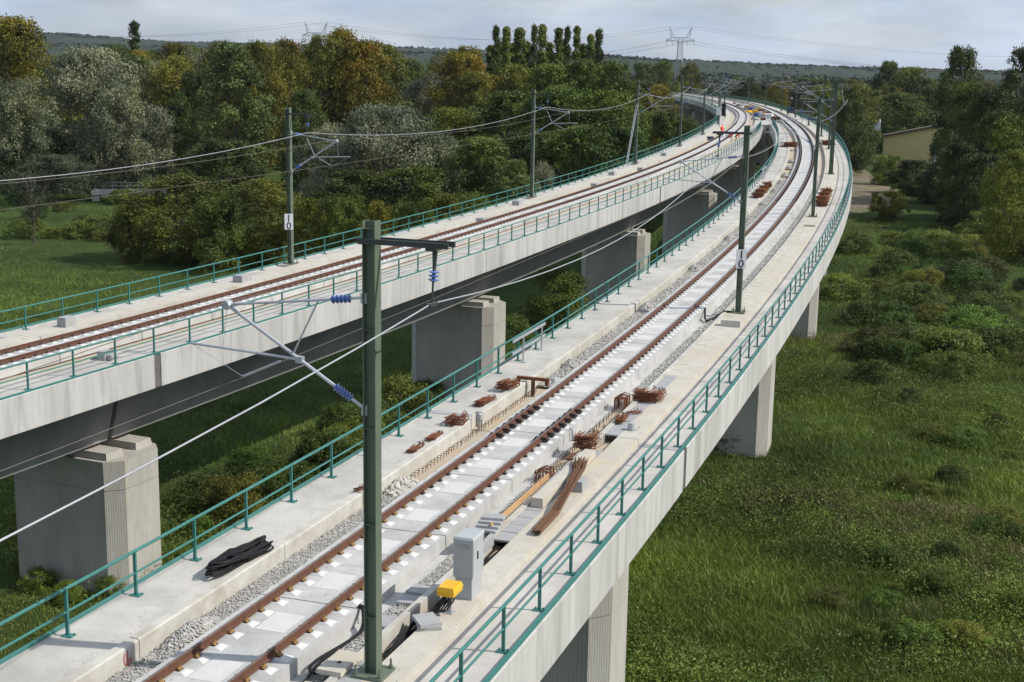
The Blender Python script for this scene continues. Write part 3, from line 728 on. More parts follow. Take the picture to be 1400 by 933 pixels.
gravel_strip(PR, 41.6, 130, -2.06, -1.24, -0.50, 90, 'grey gravel strip between kerb and track beyond the rusty beam', 0.05)
gravel_strip(PR, 9, 29.8, 1.54, 2.08, -0.50, 520, 'grey gravel strip between track and trough beside the cabinet')
gravel_strip(PR, 42.5, 130, 1.54, 2.08, -0.50, 90, 'dark gravel strip between track and trough past the rebar stacks', 0.05)
def heap(name, path, q, t, z, rx, ry, h, n, size, mat, label, cat='gravel pile', lump=0.25):
    base = Vector(path.P(q, t, z)); rz = path.rz(q)
    V = []; F = []; nr, na = 7, 18
    P = []
    for i in range(nr + 1):
        u = i / nr
        for j in range(na):
            a = 2 * math.pi * j / na; k = 1 + rnd.uniform(-lump, lump) * 0.6
            V.append((rx * u * k * math.cos(a), ry * u * k * math.sin(a), h * (1 - u ** 1.5) * (1 + rnd.uniform(-lump, lump)) - (0.03 if i == nr else 0)))
    for i in range(nr):
        for j in range(na):
            j2 = (j + 1) % na; F.append((i * na + j, i * na + j2, (i + 1) * na + j2, (i + 1) * na + j))
    mb = MB(); mb.add(V, F)
    ob = link(name, mb.mesh(name, mat), None, base, (0, 0, rz)); tag(ob, label, cat)
    u = np.sqrt(npr.random(n)) * 1.02; a = npr.uniform(0, 6.283, n)
    PP = np.c_[rx * u * np.cos(a), ry * u * np.sin(a), h * (1 - np.clip(u, 0, 1) ** 1.5) + npr.uniform(0, 0.03, n)]
    so = link('stones', stones_mesh('stones', PP, npr.uniform(0.5, 1.5, n) * size, mat), ob); stuff(so)
    return ob
heap('gravel_pile', PR, 17.3, -1.72, -0.52, 0.36, 1.0, 0.30, 900, 0.035, 'stone_grey', 'long grey gravel heap against the kerb under the red chalk mark')
heap('rag_pile', PR, 28.3, -1.78, -0.52, 0.34, 0.75, 0.26, 60, 0.10, 'rag_white', 'crumpled pale sacking heaped at the kerb beside the first mast', 'sacking', 0.5)
heap('gravel_pile', PR, 45.0, -1.75, -0.52, 0.34, 0.55, 0.32, 350, 0.05, 'stone_grey', 'small grey heap at the kerb just past the rusty beam')
for i, (q, lab) in enumerate(((58.5, 'grey rubble heap at the kerb level with the 10 plate mast'), (71.9, 'first grey rubble heap beyond the 10 plate mast'), (85.6, 'second grey rubble heap beyond the 10 plate mast'), (96.0, 'third grey rubble heap beyond the 10 plate mast'), (107.0, 'fourth grey rubble heap beyond the 10 plate mast'))):
    heap('rubble_pile', PR, q, -1.72, -0.52, 0.36, 0.8, 0.33, 260, 0.06, 'stone_grey', lab, 'rubble', 0.4)
for k, (q, t) in enumerate(((118, -1.7), (126, -1.7), (134, -1.7), (143, -1.7), (152, -1.7))):
    o = heap('rubble_pile', PR, q, t, -0.52, 0.34, 0.8, 0.3, 120, 0.07, 'stone_grey', '%s grey rubble heap along the kerb past the row of four rusty bundles' % ORD[k], 'rubble', 0.4); o['group'] = 'far rubble heaps along the kerb'

# ------------------------------------------------------------------ loose things on the rebar-strewn viaduct
def at(path, q, t, z): return Vector(path.P(q, t, z))
def single(name, mb, mats, loc, rz, label, cat, group=None):
    return tag(link(name, mb.mesh(name, mats), None, loc, (0, 0, rz)), label, cat, group)
# coil of black cable
mb = MB(); r1 = random.Random(5)
for k in range(13):
    pts = []; a_ = 1.22 * r1.uniform(0.86, 1.04); b_ = 0.26 * r1.uniform(0.55, 1.15); z0 = 0.03 + k * 0.013; ph = r1.uniform(0, 6)
    sk = r1.uniform(-0.10, 0.10)
    for j in range(33):
        an = 2 * math.pi * j / 32
        pts.append((b_ * math.sin(an) + sk * math.cos(an) + 0.06 * math.cos(2 * an + ph), a_ * math.cos(an), z0 + 0.045 * math.sin(an * 2 + ph) + 0.06 + (0.06 if math.cos(an) < 0 else 0)))
    mb.tube(pts, 0.026, 6, cap=False)
for k in range(6):
    mb.tube([(0.20 * math.cos(x_), -0.25 + k * 0.05, 0.13 + 0.13 * math.sin(x_)) for x_ in np.linspace(0, 2 * math.pi, 13)], 0.022, 5, cap=False)
o = single('cable_coil', mb, 'black_rubber', at(PR, 20.6, -2.52, -0.16), PR.rz(20.6) - 0.06, 'long coil of black cable lying on the walkway by the kerb', 'cable coil'); shade_smooth(o)
# red chalk mark on the kerb face
mb = MB()
def mark(pts): mb.tube(pts, 0.012, 4)
q0 = 15.6; f = lambda dq, z: Vector(PR.P(q0 + dq, -2.084, z))
mark([f(-0.10, -0.20), f(-0.13, -0.33), f(-0.10, -0.45), f(0.0, -0.50), f(0.09, -0.44), f(0.11, -0.38), f(0.02, -0.40), f(-0.04, -0.46)]); mark([f(0.0, -0.18), f(-0.02, -0.48)])
o = link('chalk_mark', mb.mesh('chalk_mark', 'red_paint', VR.location), VR)
# control cabinet
cl = at(PR, 21.25, 3.02, -0.348); rz = PR.rz(21.2)
t_ = thing('control_cabinet', 'tall light grey control cabinet on a plinth at the trough', 'cabinet', cl, rz)
link('plinth', MB().box(-0.20, 0.20, -0.30, 0.30, 0.0, 0.52).mesh('plinth', 'cabinet_grey'), t_)
bd = link('body', MB().frustum(-0.235, 0.235, -0.34, 0.34, 0.521, 1.42, 0.0, 0.0).mesh('body', 'cabinet_grey'), t_)
link('handle', MB().box(0.2351, 0.262, -0.10, -0.06, 0.92, 1.10).mesh('handle', 'black_paint'), bd)
link('door', MB().box(0.2351, 0.242, -0.31, 0.31, 0.56, 1.38).mesh('door', 'cabinet_grey'), bd)
for zz_ in (0.66, 1.28): link('hinge', MB().box(0.2421, 0.256, 0.27, 0.30, zz_ - 0.05, zz_ + 0.05).mesh('hinge', 'galvanised'), bd)
link('vent', MB().box(-0.15, 0.15, -0.348, -0.3401, 1.22, 1.32).mesh('vent', 'lid_concrete'), bd)
link('cap', MB().frustum(-0.25, 0.25, -0.36, 0.36, 1.4205, 1.47, 0.03, 0.03).mesh('cap', 'cabinet_grey'), t_)
# yellow junction box on a post with cables
bl_ = at(PR, 20.15, 3.02, -0.348)
t_ = thing('junction_box', 'bright yellow junction box on a short post with black cables', 'junction box', bl_, rz)
link('post', MB().box(-0.045, 0.045, -0.035, 0.035, 0.0, 0.46).mesh('post', 'galvanised'), t_)
link('foot', MB().box(-0.10, 0.10, -0.10, 0.10, 0.0005, 0.015).mesh('foot', 'galvanised'), t_)
link('housing', MB().frustum(-0.19, 0.19, -0.26, 0.26, 0.461, 0.56, -0.01, -0.01).frustum(-0.205, 0.205, -0.275, 0.275, 0.561, 0.66, 0.03, 0.03).mesh('housing', 'yellow_plastic'), t_)
for k in range(5):
    x0 = -0.12 + k * 0.06; d_ = -0.8 - 0.25 * k
    link('cable', MB().tube([(x0, 0, 0.46), (x0 - 0.02, -0.05, 0.30), (x0 - 0.12, -0.22, 0.13), (-0.42 - 0.02 * k, -0.55, 0.03 + 0.03 * (k % 3)), (-0.55, d_ * 0.9, -0.10), (-0.53 + 0.02 * k, d_ - 0.8, -0.2)], 0.022, 6).mesh('cable', 'black_rubber'), t_)
# cable lying in the open trough
mb = MB()
for k in range(4):
    mb.tube([PR.P(q, 2.42 + 0.05 * k + 0.05 * math.sin(q * 1.7 + k), -0.55 + 0.03 * (k % 2)) for q in np.arange(13, 26, 0.6)], 0.024, 6)
o_ = at(PR, 13, 2.45, -0.55)
tag(link('trough_cables', mb.mesh('trough_cables', 'black_rubber', o_), None, o_), 'black cables lying in the open trough between mast and cabinet', 'cable')
# covers over part of the near trough, loose covers
me = MB().box(-0.22, 0.22, -0.30, 0.30, -0.05, 0.0).mesh('trough_cover', 'lid_concrete')
for q in [12.0 + 0.62 * k for k in range(9)] + [25.2 + 0.62 * k for k in range(32)]:
    if 33.6 < q < 35.6: continue
    p = at(PR, q, 2.49, -0.345 + rnd.uniform(-0.008, 0.008)) - VR.location
    link('trough_cover', me, VR, p, (PR.slope(q), 0, PR.rz(q) + rnd.uniform(-0.02, 0.02)))
def lid(q, t, z, a, b, h, rz_, lab, tilt=0.0, mat='lid_concrete'):
    o = single('concrete_paver', MB().frustum(-a / 2, a / 2, -b / 2, b / 2, 0, h, 0.012, 0.012), mat, at(PR, q, t, z), PR.rz(q) + rz_, lab, 'concrete slab'); o.rotation_euler.x = tilt; return o
lid(19.35, 2.86, -0.345, 0.52, 0.60, 0.07, 0.5, 'concrete lid lying under another beside the junction box')
lid(19.35, 2.82, -0.272, 0.50, 0.60, 0.07, 0.75, 'tilted concrete lid on top of another beside the junction box', 0.03)
lid(20.7, 1.80, -0.485, 0.45, 0.5, 0.06, 0.1, 'grey concrete lid in the gravel across the trough from the junction box')
lid(21.3, 1.78, -0.485, 0.45, 0.5, 0.08, -0.05, 'second grey lid in the gravel across the trough from the junction box')
lid(19.3, 1.82, -0.485, 0.48, 0.62, 0.10, 0.05, 'thick grey lid in the gravel beside the first mast')
lid(16.8, 2.05, -0.297, 0.55, 1.0, 0.09, 0.0, 'pale concrete slab lying across the trough wall by the mast foot', 0, 'ledge_concrete')
lid(15.6, 1.95, -0.485, 0.6, 1.1, 0.08, 0.05, 'pale concrete slab in the gravel before the mast foot', 0, 'ledge_concrete')
for k in range(4):
    lid(25.3 + 0.16 * k, 1.93, -0.30 + 0.06 * k, 0.62, 0.36, 0.055, 0.05 * k, 'grey lid in the stack beyond the cabinet, %s from bottom' % ORD[k], 0.0)
single('concrete_channel', MB().box(-0.35, 0.35, -0.45, 0.45, 0, 0.04).box(-0.35, -0.28, -0.45, 0.45, 0.041, 0.30).box(0.28, 0.35, -0.45, 0.45, 0.041, 0.30), 'lid_concrete', at(PR, 24.4, 1.95, -0.49), PR.rz(24), 'open grey concrete channel section in front of the lid stack', 'channel')
# formwork timber and raised concrete block on the trough side
single('timber_plank', MB().box(-0.025, 0.025, -2.4, 2.4, 0, 0.16), 'timber', at(PR, 27.7, 2.03, -0.30), PR.rz(27.5), 'long pale timber plank along the trough wall', 'plank')
single('concrete_beam', MB().frustum(-0.17, 0.17, -2.6, 2.6, 0, 0.26, 0.01, 0.01), 'ledge_concrete', at(PR, 30.2, 2.52, -0.345), PR.rz(29.5), 'new concrete beam beside the brown bar bundle', 'concrete beam')
single('concrete_block', MB().frustum(-0.24, 0.24, -0.28, 0.28, 0, 0.30, 0.01, 0.01), 'lid_concrete', at(PR, 29.6, 3.05, -0.348), PR.rz(29.5), 'grey concrete block propping up the brown bar bundle', 'block')
# long brown bundle of bars
mb = MB()
for k in range(64):
    dx, dz = rnd.uniform(-0.12, 0.12), rnd.uniform(0, 0.12)
    fan = rnd.uniform(-0.16, 0.16)
    mb.tube([(dx, -2.75 + rnd.uniform(-0.1, 0.1), 0.02 + dz), (dx * 0.95, -1.2, 0.06 + dz), (dx * 0.9 - 0.12, 0.3, 0.22 + dz), (dx - 0.32 + fan * 0.4, 2.0, 0.30 + dz), (dx - 0.56 + fan, 3.0 + rnd.uniform(-0.2, 0.2), 0.30 + dz)], 0.013, 4)
single('bar_bundle', mb, 'rust_brown', at(PR, 28.3, 3.20, -0.34), PR.rz(28.3), 'long curved bundle of brown reinforcing bars on the ledge', 'rebar')
# rusty rebar bundles of bent bars
def hairpins(n, ln, wd, ht, jitter, r=0.012):
    mb = MB()
    for k in range(n):
        z = ht * k / n + rnd.uniform(0, 0.02); a = rnd.uniform(-jitter, jitter); dx = rnd.uniform(-wd, wd) * 0.35; dy = rnd.uniform(-0.08, 0.08)
        pts = [(-wd / 2, ln / 2, 0), (-wd / 2, -ln / 2, 0), (-wd / 4, -ln / 2 - 0.04, 0.03), (wd / 2, -ln / 2, 0.04), (wd / 2, ln / 2, 0.02), (wd / 2 - 0.05, ln / 2, 0.12)]
        ca, sa = math.cos(a), math.sin(a)
        mb.tube([(x * ca - y * sa + dx, x * sa + y * ca + dy, z + zz + 0.015) for x, y, zz in pts], r, 4)
    return mb
def stirrups(n, ln, h, jitter, r=0.012):
    mb = MB()
    for k in range(n):
        y = ln * (k / (n - 1) - 0.5) + rnd.uniform(-0.03, 0.03); tl = rnd.uniform(-jitter, jitter); w_ = 0.22 * rnd.uniform(0.8, 1.1); hh = h * rnd.uniform(0.8, 1.05)
        pts = [(-w_, y, 0.0), (-w_, y + tl * 0.5, hh * 0.9), (-w_ * 0.4, y + tl * 0.6, hh), (w_, y + tl * 0.6, hh * 0.95), (w_, y + 0.02, 0.0), (w_ + 0.12, y, 0.02)]
        mb.tube(pts, r, 4)
    return mb
RB = [(26.55, -2.20, -0.30, stirrups(16, 0.4, 0.35, 0.1), 'rusty stirrups hooked over the kerb end behind the first mast'),
      (30.9, -2.50, -0.16, hairpins(18, 0.9, 0.22, 0.10, 0.25), 'low rusty bar bundle on the walkway kerb, nearest the sacking'),
      (32.3, -2.46, -0.16, hairpins(18, 0.9, 0.22, 0.10, 0.2), 'low rusty bar bundle on the kerb beside the joint plate'),
      (34.15, -2.42, -0.14, hairpins(34, 0.75, 0.45, 0.34, 0.35), 'tall tangled rusty rebar stack beside the grey standpipe'),
      (37.0, -2.50, -0.16, hairpins(26, 1.2, 0.28, 0.20, 0.2), 'rusty bar bundle on the kerb just past the standpipe'),
      (39.2, -2.42, -0.10, hairpins(40, 1.0, 0.42, 0.32, 0.15), 'thick rusty rebar bundle on the kerb before the rusty beam'),
      (30.7, 1.72, -0.55, stirrups(26, 0.8, 0.42, 0.35), 'leaning rusty stirrups beside the slab, left of the brown bars'),
      (33.6, 2.18, -0.30, hairpins(60, 0.85, 0.55, 0.52, 0.22), 'square rusty rebar stack on the trough above the brown bars'),
      (32.5, 2.30, -0.34, hairpins(8, 0.9, 0.5, 0.03, 0.6), 'few scattered rusty bars below the square rebar stack'),
      (37.2, 2.35, -0.32, hairpins(26, 1.0, 0.22, 0.14, 0.2), 'flat dark rusty bundle lying near the upturned bucket'),
      (39.6, 1.76, -0.55, stirrups(30, 0.8, 0.62, 0.15), 'upright rusty stirrup bundle beside the slab past the bucket'),
      (40.4, 2.52, -0.34, hairpins(60, 1.0, 0.75, 0.42, 0.25), 'wide rusty rebar stack on the ledge past the bucket'),
      (38.4, 2.55, -0.34, hairpins(6, 0.5, 0.3, 0.05, 0.8), 'small scatter of rusty offcuts before the wide rebar stack')]
for q, t, z, mb, lab in RB:
    single('rebar_bundle', mb, 'rust', at(PR, q, t, z), PR.rz(q) + rnd.uniform(-0.15, 0.15), lab, 'rebar').scale = (0.82, 0.82, 0.82)
# farther rust-red bundles, one crate-like bundle each
def bale(q, t, z, lab, path=PR, a=0.5, b=1.3, h=0.4, grp=None):
    mb = hairpins(30, b, a, h, 0.15, 0.022).box(-a * 0.4, a * 0.4, -b * 0.4, b * 0.4, 0.02, h * 0.75)
    single('rebar_bundle', mb, 'rust', at(path, q, t, z), path.rz(q) + rnd.uniform(-0.3, 0.3), lab, 'rebar', grp)
for k in range(4): bale(109.5 + 3.1 * k, -2.45, -0.16, '%s rusty bundle along the kerb in the row of four' % ORD[k], grp='four rusty bundles on the far kerb', h=0.42, b=1.4)
for k in range(4): bale(107.0 + 3.2 * k, 2.9, -0.34, '%s rusty bundle along the ledge beside the far mast' % ORD[k], grp='rusty bundles on the far ledge', h=0.45, b=1.5, a=0.55)
bale(171.5, -2.2, -0.16, 'rusty bundle lying on the kerb near the viaduct junction', h=0.6, b=2.2, a=1.4)
bale(180.0, 2.9, -0.34, 'rusty bundle on the ledge between the far masts', h=0.6, b=2.2, a=1.0)
# rusty beam on legs over the kerb
t_ = thing('rusty_beam', 'rusty steel channel laid across the kerb on a short leg', 'steel beam', at(PR, 40.45, -1.85, -0.08), PR.rz(40.4))
link('beam', MB().box(-0.62, 0.62, -0.07, 0.07, 0.06, 0.17).box(-0.62, -0.5, -0.06, 0.06, -0.02, 0.059).box(0.48, 0.6, -0.06, 0.06, -0.10, 0.059).mesh('beam', 'rust'), t_)
link('leg', MB().box(-0.04, 0.04, -0.12, -0.06, -0.53, 0.0595).mesh('leg', 'rust_brown'), t_); link('leg', MB().box(-0.04, 0.04, 0.06, 0.12, -0.53, 0.0595).mesh('leg', 'rust_brown'), t_)
# rebar starter hooks set in the deck
hk = MB().tube([(0, 0, 0), (0, 0, 0.20), (0.01, 0.03, 0.235), (0.02, 0.16, 0.24)], 0.010, 4).mesh('rebar_hook', 'rust_brown')
q = 28.9
while q < 41.3:
    for t in (-1.93,):
        p = at(PR, q, t + rnd.uniform(-0.03, 0.03), -0.62) - VR.location; link('rebar_hook', hk, VR, p, (0, 0, PR.rz(q) + rnd.uniform(-0.3, 0.3) - 1.2))
    if 29.8 < q < 42:
        p = at(PR, q, 1.60 + rnd.uniform(-0.03, 0.03), -0.62) - VR.location; link('rebar_hook', hk, VR, p, (0, 0, PR.rz(q) + rnd.uniform(-0.3, 0.3) - 1.2))
    if rnd.random() < 0.5:
        p = at(PR, q, 1.92, -0.62) - VR.location; link('rebar_hook', hk, VR, p, (0, 0, PR.rz(q) + rnd.uniform(-0.5, 0.5)))
    q += 0.24
# grey standpipe
mb = MB().tube([(0, 0, 0.0), (0, 0, 0.42)], 0.035, 8).lathe((0, 0, 0.36), (0, 0, 0.62), [(0, 0.06), (0.15, 0.09), (0.85, 0.09), (1, 0.06)], 10)
o = single('standpipe', mb, 'cabinet_grey', at(PR, 35.2, -2.0, -0.62), PR.rz(35), 'short grey standpipe with thick head at the kerb gap', 'pipe')
single('drain_pipe', MB().tube([(0, 0, 0.02), (0, 0, 0.32), (-0.03, 0, 0.40), (-0.12, 0, 0.43)], 0.04, 8), 'cabinet_grey', at(PR, 35.0, 1.30, -0.56), PR.rz(35), 'grey drain pipe bent over the slab edge at the dark fasteners', 'pipe')
# upturned bucket and step block
single('bucket', MB().lathe((0, 0, 0), (0, 0, 0.24), [(0, 0.17), (0.1, 0.17), (1, 0.12)], 12).tube([(0.16, 0, 0.05), (0.25, 0.1, 0.10), (0.25, -0.1, 0.10), (0.16, 0, 0.05)], 0.01, 4), 'cabinet_grey', at(PR, 36.3, 2.95, -0.345), 0, 'grey bucket standing on the ledge near the flat rusty bundle', 'bucket')
# blue sheet scrap, plinth block
single('blue_bag', MB().frustum(-0.2, 0.2, -0.25, 0.25, 0, 0.08, 0.08, 0.08), 'cabinet_grey', at(PR, 42.6, -1.6, -0.49), 0.4, 'flat pale bag on the gravel behind the rusty beam', 'bag')
single('concrete_block', MB().frustum(-0.45, 0.45, -0.25, 0.25, 0, 0.28, 0.01, 0.01), 'ledge_concrete', at(PR, 55.2, 3.0, -0.345), PR.rz(55), 'pale concrete block on the ledge before the 10 plate mast', 'block')
single('concrete_block', MB().frustum(-0.4, 0.4, -0.25, 0.25, 0, 0.12, 0.01, 0.01), 'ledge_concrete', at(PR, 93.5, 3.0, -0.345), PR.rz(93), 'pale concrete block on the ledge one mast past the 10 plate', 'block')
# galvanised guard piece beside the handrail
t_ = thing('guard_rail', 'short galvanised guard rail standing inside the green handrail', 'guard rail', at(PR, 44.6, -3.36, -0.16), PR.rz(44.6))
for z in (0.50, 0.98): link('rail', MB().box(-0.02, 0.02, -2.1 , 2.1, z, z + 0.11).mesh('rail', 'galvanised'), t_)
for y in (-0.9, 1.5):
    link('post', MB().box(0.021, 0.075, y - 0.03, y + 0.03, 0.013, 0.98).mesh('post', 'galvanised'), t_); link('foot', MB().box(-0.02, 0.16, y - 0.1, y + 0.1, 0, 0.012).mesh('foot', 'galvanised'), t_)
t_ = thing('guard_rail', 'far galvanised guard rail inside the handrail opposite the rusty row of four', 'guard rail', at(PR, 126.0, -3.36, -0.16), PR.rz(126))
for z in (0.50, 0.98): link('rail', MB().box(-0.02, 0.02, -2.6, 2.6, z, z + 0.14).mesh('rail', 'galvanised'), t_)
for y in (-1.6, 0.0, 1.6): link('post', MB().box(0.021, 0.08, y - 0.03, y + 0.03, 0, 0.98).mesh('post', 'galvanised'), t_)
# black cables out of the slab joint near the mast foot
for k, (dq, lab) in enumerate(((0.0, 'upper black hose curling from the slab joint to the mast foot'), (0.1, 'lower black hose curling from the slab joint along the gravel'))):
    pts = [PR.P(19.35 + dq, 1.18, -0.19), PR.P(19.3, 1.32 + dq, -0.22), PR.P(18.8, 1.55 + dq * 0.5, -0.40), PR.P(18.2, 1.55, -0.44), PR.P(17.2, 1.38 + dq, -0.44), PR.P(16.7, 1.42 + dq, -0.43)]
    pts += [PR.P(16.5, 1.7, -0.40), PR.P(16.75, 2.1, -0.20)] if k == 0 else [PR.P(16.1, 1.62, -0.43), PR.P(15.2, 1.65, -0.44), PR.P(13.5, 1.6, -0.44)]
    o_ = Vector(pts[0]); 
    sm_pts = []
    for i in range(len(pts) - 1):
        p0 = Vector(pts[max(i - 1, 0)]); p1 = Vector(pts[i]); p2 = Vector(pts[i + 1]); p3 = Vector(pts[min(i + 2, len(pts) - 1)])
        for u in (0, 0.25, 0.5, 0.75):
            sm_pts.append(0.5 * ((2 * p1) + (p2 - p0) * u + (2 * p0 - 5 * p1 + 4 * p2 - p3) * u * u + (3 * p1 - p0 - 3 * p2 + p3) * u ** 3))
    sm_pts.append(Vector(pts[-1]))
    o = tag(link('hose', MB().tube(sm_pts, 0.034, 8).mesh('hose', 'black_rubber', o_), None, o_), lab, 'hose'); shade_smooth(o)
pts = [PR.P(58.3, 1.22, -0.2), PR.P(57.0, 1.45, -0.42), PR.P(56.4, 1.65, -0.44), PR.P(57.4, 1.9, -0.42), PR.P(58.3, 2.15, -0.28), PR.P(58.4, 2.5, -0.3)]
tag(link('hose', MB().tube(pts, 0.05, 6).mesh('hose', 'black_rubber', pts[0]), None, pts[0]), 'black hose from the slab to the foot of the 10 plate mast', 'hose')
# small boxes on the forest-side deck
for q, t, lab in ((52.5, -2.4, 'grey equipment box on the forest-side ledge nearest the meadow'),):
    single('equipment_box', MB().frustum(-0.25, 0.25, -0.35, 0.35, 0, 0.42, 0.02, 0.02), 'lid_concrete', at(PL, q, -2.9, -0.35), PL.rz(q), lab, 'box')
single('equipment_box', MB().frustum(-0.2, 0.2, -0.3, 0.3, 0, 0.35, 0.02, 0.02).box(0.21, 0.45, -0.2, 0.2, 0, 0.22), 'lid_concrete', at(PL, 48.4, 2.75, -0.445), PL.rz(49), 'small grey box beside the expansion joint on the forest-side walkway', 'box')
for k, q in enumerate((66.0, 96.0, 106.0, 124.0, 134.0, 142.0, 160.0)):
    single('concrete_block', MB().frustum(-0.3, 0.3, -0.45, 0.45, 0, 0.35, 0.02, 0.02), 'lid_concrete', at(PL, q, -1.9 if k % 2 else -2.9, -0.55 if k % 2 else -0.345), PL.rz(q), ('pale concrete block before the forest-side 10 plate mast' if k == 0 else '%s pale concrete block past the forest-side 10 plate mast' % ORD[k - 1]), 'block', 'blocks beside the forest-side rails')

# ------------------------------------------------------------------ trees
def quads(P, N, size, asp=1.0, rs=npr):
    """one small quad per point, facing roughly along N"""
    n = len(P)
    N = N / np.maximum(np.linalg.norm(N, axis=1, keepdims=True), 1e-6)
    A = np.cross(N, rs.normal(size=(n, 3))); A /= np.maximum(np.linalg.norm(A, axis=1, keepdims=True), 1e-6)
    B = np.cross(N, A)
    sz = (size if hasattr(size, '__len__') else np.full(n, size))[:, None] * rs.uniform(0.55, 1.2, (n, 1))
    A = A * sz; B = B * sz * asp
    bend = N * sz * 0.25
    v = np.stack([P - A, P - B * 0.75 + bend, P + A, P + B * 0.75 + bend], 1).reshape(-1, 3)
    return v, np.arange(n * 4).reshape(n, 4)
def crown(name, seed, H, Rw, lo, kind, mat, nleaf, lsz, nclump):
    """leaf quads in clumps spread through a crown volume; height H, half-width Rw, crown from lo*H up"""
    rs = np.random.default_rng(seed); cs = []
    tries = 0
    while len(cs) < nclump and tries < 20000:
        tries += 1
        u = rs.random(); a = rs.uniform(0, 2 * math.pi)
        if kind == 'column': env = Rw * (0.70 + 0.30 * math.sin(math.pi * u)) * (1 - u ** 2.4 * 0.86)
        elif kind == 'dome': env = Rw * math.sqrt(max(0.0, 1 - (u * 0.98) ** 2.2))
        elif kind == 'round': env = Rw * math.sqrt(max(0.02, 1 - (2 * u - 0.95) ** 2)) 
        elif kind == 'tall': env = Rw * (0.55 + 0.55 * math.sin(math.pi * min(1.0, u * 0.85 + 0.08))) * (1 - u ** 4 * 0.6)
        else: env = Rw * math.sqrt(max(0.0, 1 - u ** 2))
        env *= 1 + 0.22 * math.sin(3 * a + seed) * math.cos(5 * u + seed * 1.7)
        r = env * math.sqrt(rs.uniform(0.12, 1.0))
        z = H * (lo + (1 - lo) * u)
        rc = Rw * rs.uniform(0.14, 0.30) * (1.0 if kind != 'column' else 2.0)
        if z + rc > H: z = H - rc
        cs.append((r * math.cos(a), r * math.sin(a), z, rc))
    cs = np.array(cs)
    wt = cs[:, 3] ** 2; k = rs.choice(len(cs), nleaf, p=wt / wt.sum())
    # second level: sprays of leaves on the surface of each clump
    ns = 14; sd_ = rs.normal(size=(len(cs), ns, 3)); sd_ /= np.linalg.norm(sd_, axis=2, keepdims=True)
    sd_[..., 2] = np.where(sd_[..., 2] < -0.55, -sd_[..., 2], sd_[..., 2])
    sc_ = cs[:, None, :3] + sd_ * (cs[:, 3] * 0.82)[:, None, None] * rs.uniform(0.6, 1.15, (len(cs), ns, 1))
    j = rs.integers(0, ns, nleaf); g_ = rs.normal(size=(nleaf, 3)) * (cs[k, 3] * 0.24)[:, None]
    g_[:, 2] *= 0.8 if kind != 'willow' else 1.3
    P = sc_[k, j] + g_
    d = P - cs[k, :3]; d /= np.maximum(np.linalg.norm(d, axis=1, keepdims=True), 1e-6)
    P[:, 2] = np.maximum(P[:, 2], 0.05)
    N = d * 0.7 + rs.normal(size=(nleaf, 3)) * 0.6 + np.array([0, 0, 0.25])
    v, f = quads(P, N, lsz, 1.0 if kind != 'willow' else 1.5, rs)
    return np_mesh(name, v, f, mat), cs
def trunk(name, seed, H, Rw, lo, cs, mat='bark'):
    rs = random.Random(seed); mb = MB(); tr = max(0.10, H * 0.016)
    top = H * min(0.85, lo + 0.55)
    mb.tube([(0, 0, -0.5), (0.02 * H * rs.uniform(-1, 1), 0.02 * H * rs.uniform(-1, 1), H * lo * 0.8 + 0.3), (0.03 * H * rs.uniform(-1, 1), 0.03 * H * rs.uniform(-1, 1), top)], [tr * 1.35, tr, tr * 0.25], 7)
    for i in range(0, len(cs), max(1, len(cs) // 9)):
        x, y, z, rc = cs[i]; z0 = max(H * lo * 0.8, z - 0.3 * H)
        mb.tube([(0, 0, z0), (x * 0.45, y * 0.45, z0 + (z - z0) * 0.6), (x, y, z)], [tr * 0.5, tr * 0.32, tr * 0.08], 5)
    return mb.mesh(name, mat)
TV = {}
def variant(key, seed, H, Rw, lo, kind, mat, nleaf, lsz, ncl):
    cm, cs = crown('crown', seed, H, Rw, lo, kind, mat, nleaf, lsz, ncl)
    TV[key] = (cm, trunk('trunk', seed, H, Rw, lo, cs), H, Rw)
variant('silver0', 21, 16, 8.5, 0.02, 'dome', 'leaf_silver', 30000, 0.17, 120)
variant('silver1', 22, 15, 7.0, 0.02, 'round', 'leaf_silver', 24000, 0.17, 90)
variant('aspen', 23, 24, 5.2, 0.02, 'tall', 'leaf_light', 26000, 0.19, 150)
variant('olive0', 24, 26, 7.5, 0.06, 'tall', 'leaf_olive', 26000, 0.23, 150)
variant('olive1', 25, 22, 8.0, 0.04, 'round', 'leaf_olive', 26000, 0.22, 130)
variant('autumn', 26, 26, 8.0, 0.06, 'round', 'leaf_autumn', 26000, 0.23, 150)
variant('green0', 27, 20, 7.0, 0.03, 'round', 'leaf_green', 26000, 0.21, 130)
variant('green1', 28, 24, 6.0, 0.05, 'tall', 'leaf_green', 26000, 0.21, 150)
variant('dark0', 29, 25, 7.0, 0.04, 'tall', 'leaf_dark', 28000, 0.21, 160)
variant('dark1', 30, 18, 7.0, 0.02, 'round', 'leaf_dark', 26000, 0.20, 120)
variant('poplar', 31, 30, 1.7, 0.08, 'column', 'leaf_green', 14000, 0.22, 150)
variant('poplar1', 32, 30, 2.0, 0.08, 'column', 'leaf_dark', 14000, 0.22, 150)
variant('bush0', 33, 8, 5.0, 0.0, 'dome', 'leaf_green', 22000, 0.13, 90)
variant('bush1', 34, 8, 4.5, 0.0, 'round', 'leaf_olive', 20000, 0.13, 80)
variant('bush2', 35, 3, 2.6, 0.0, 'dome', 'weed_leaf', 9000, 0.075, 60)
variant('bush3', 36, 2.5, 2.8, 0.0, 'dome', 'leaf_dark', 8000, 0.075, 50)
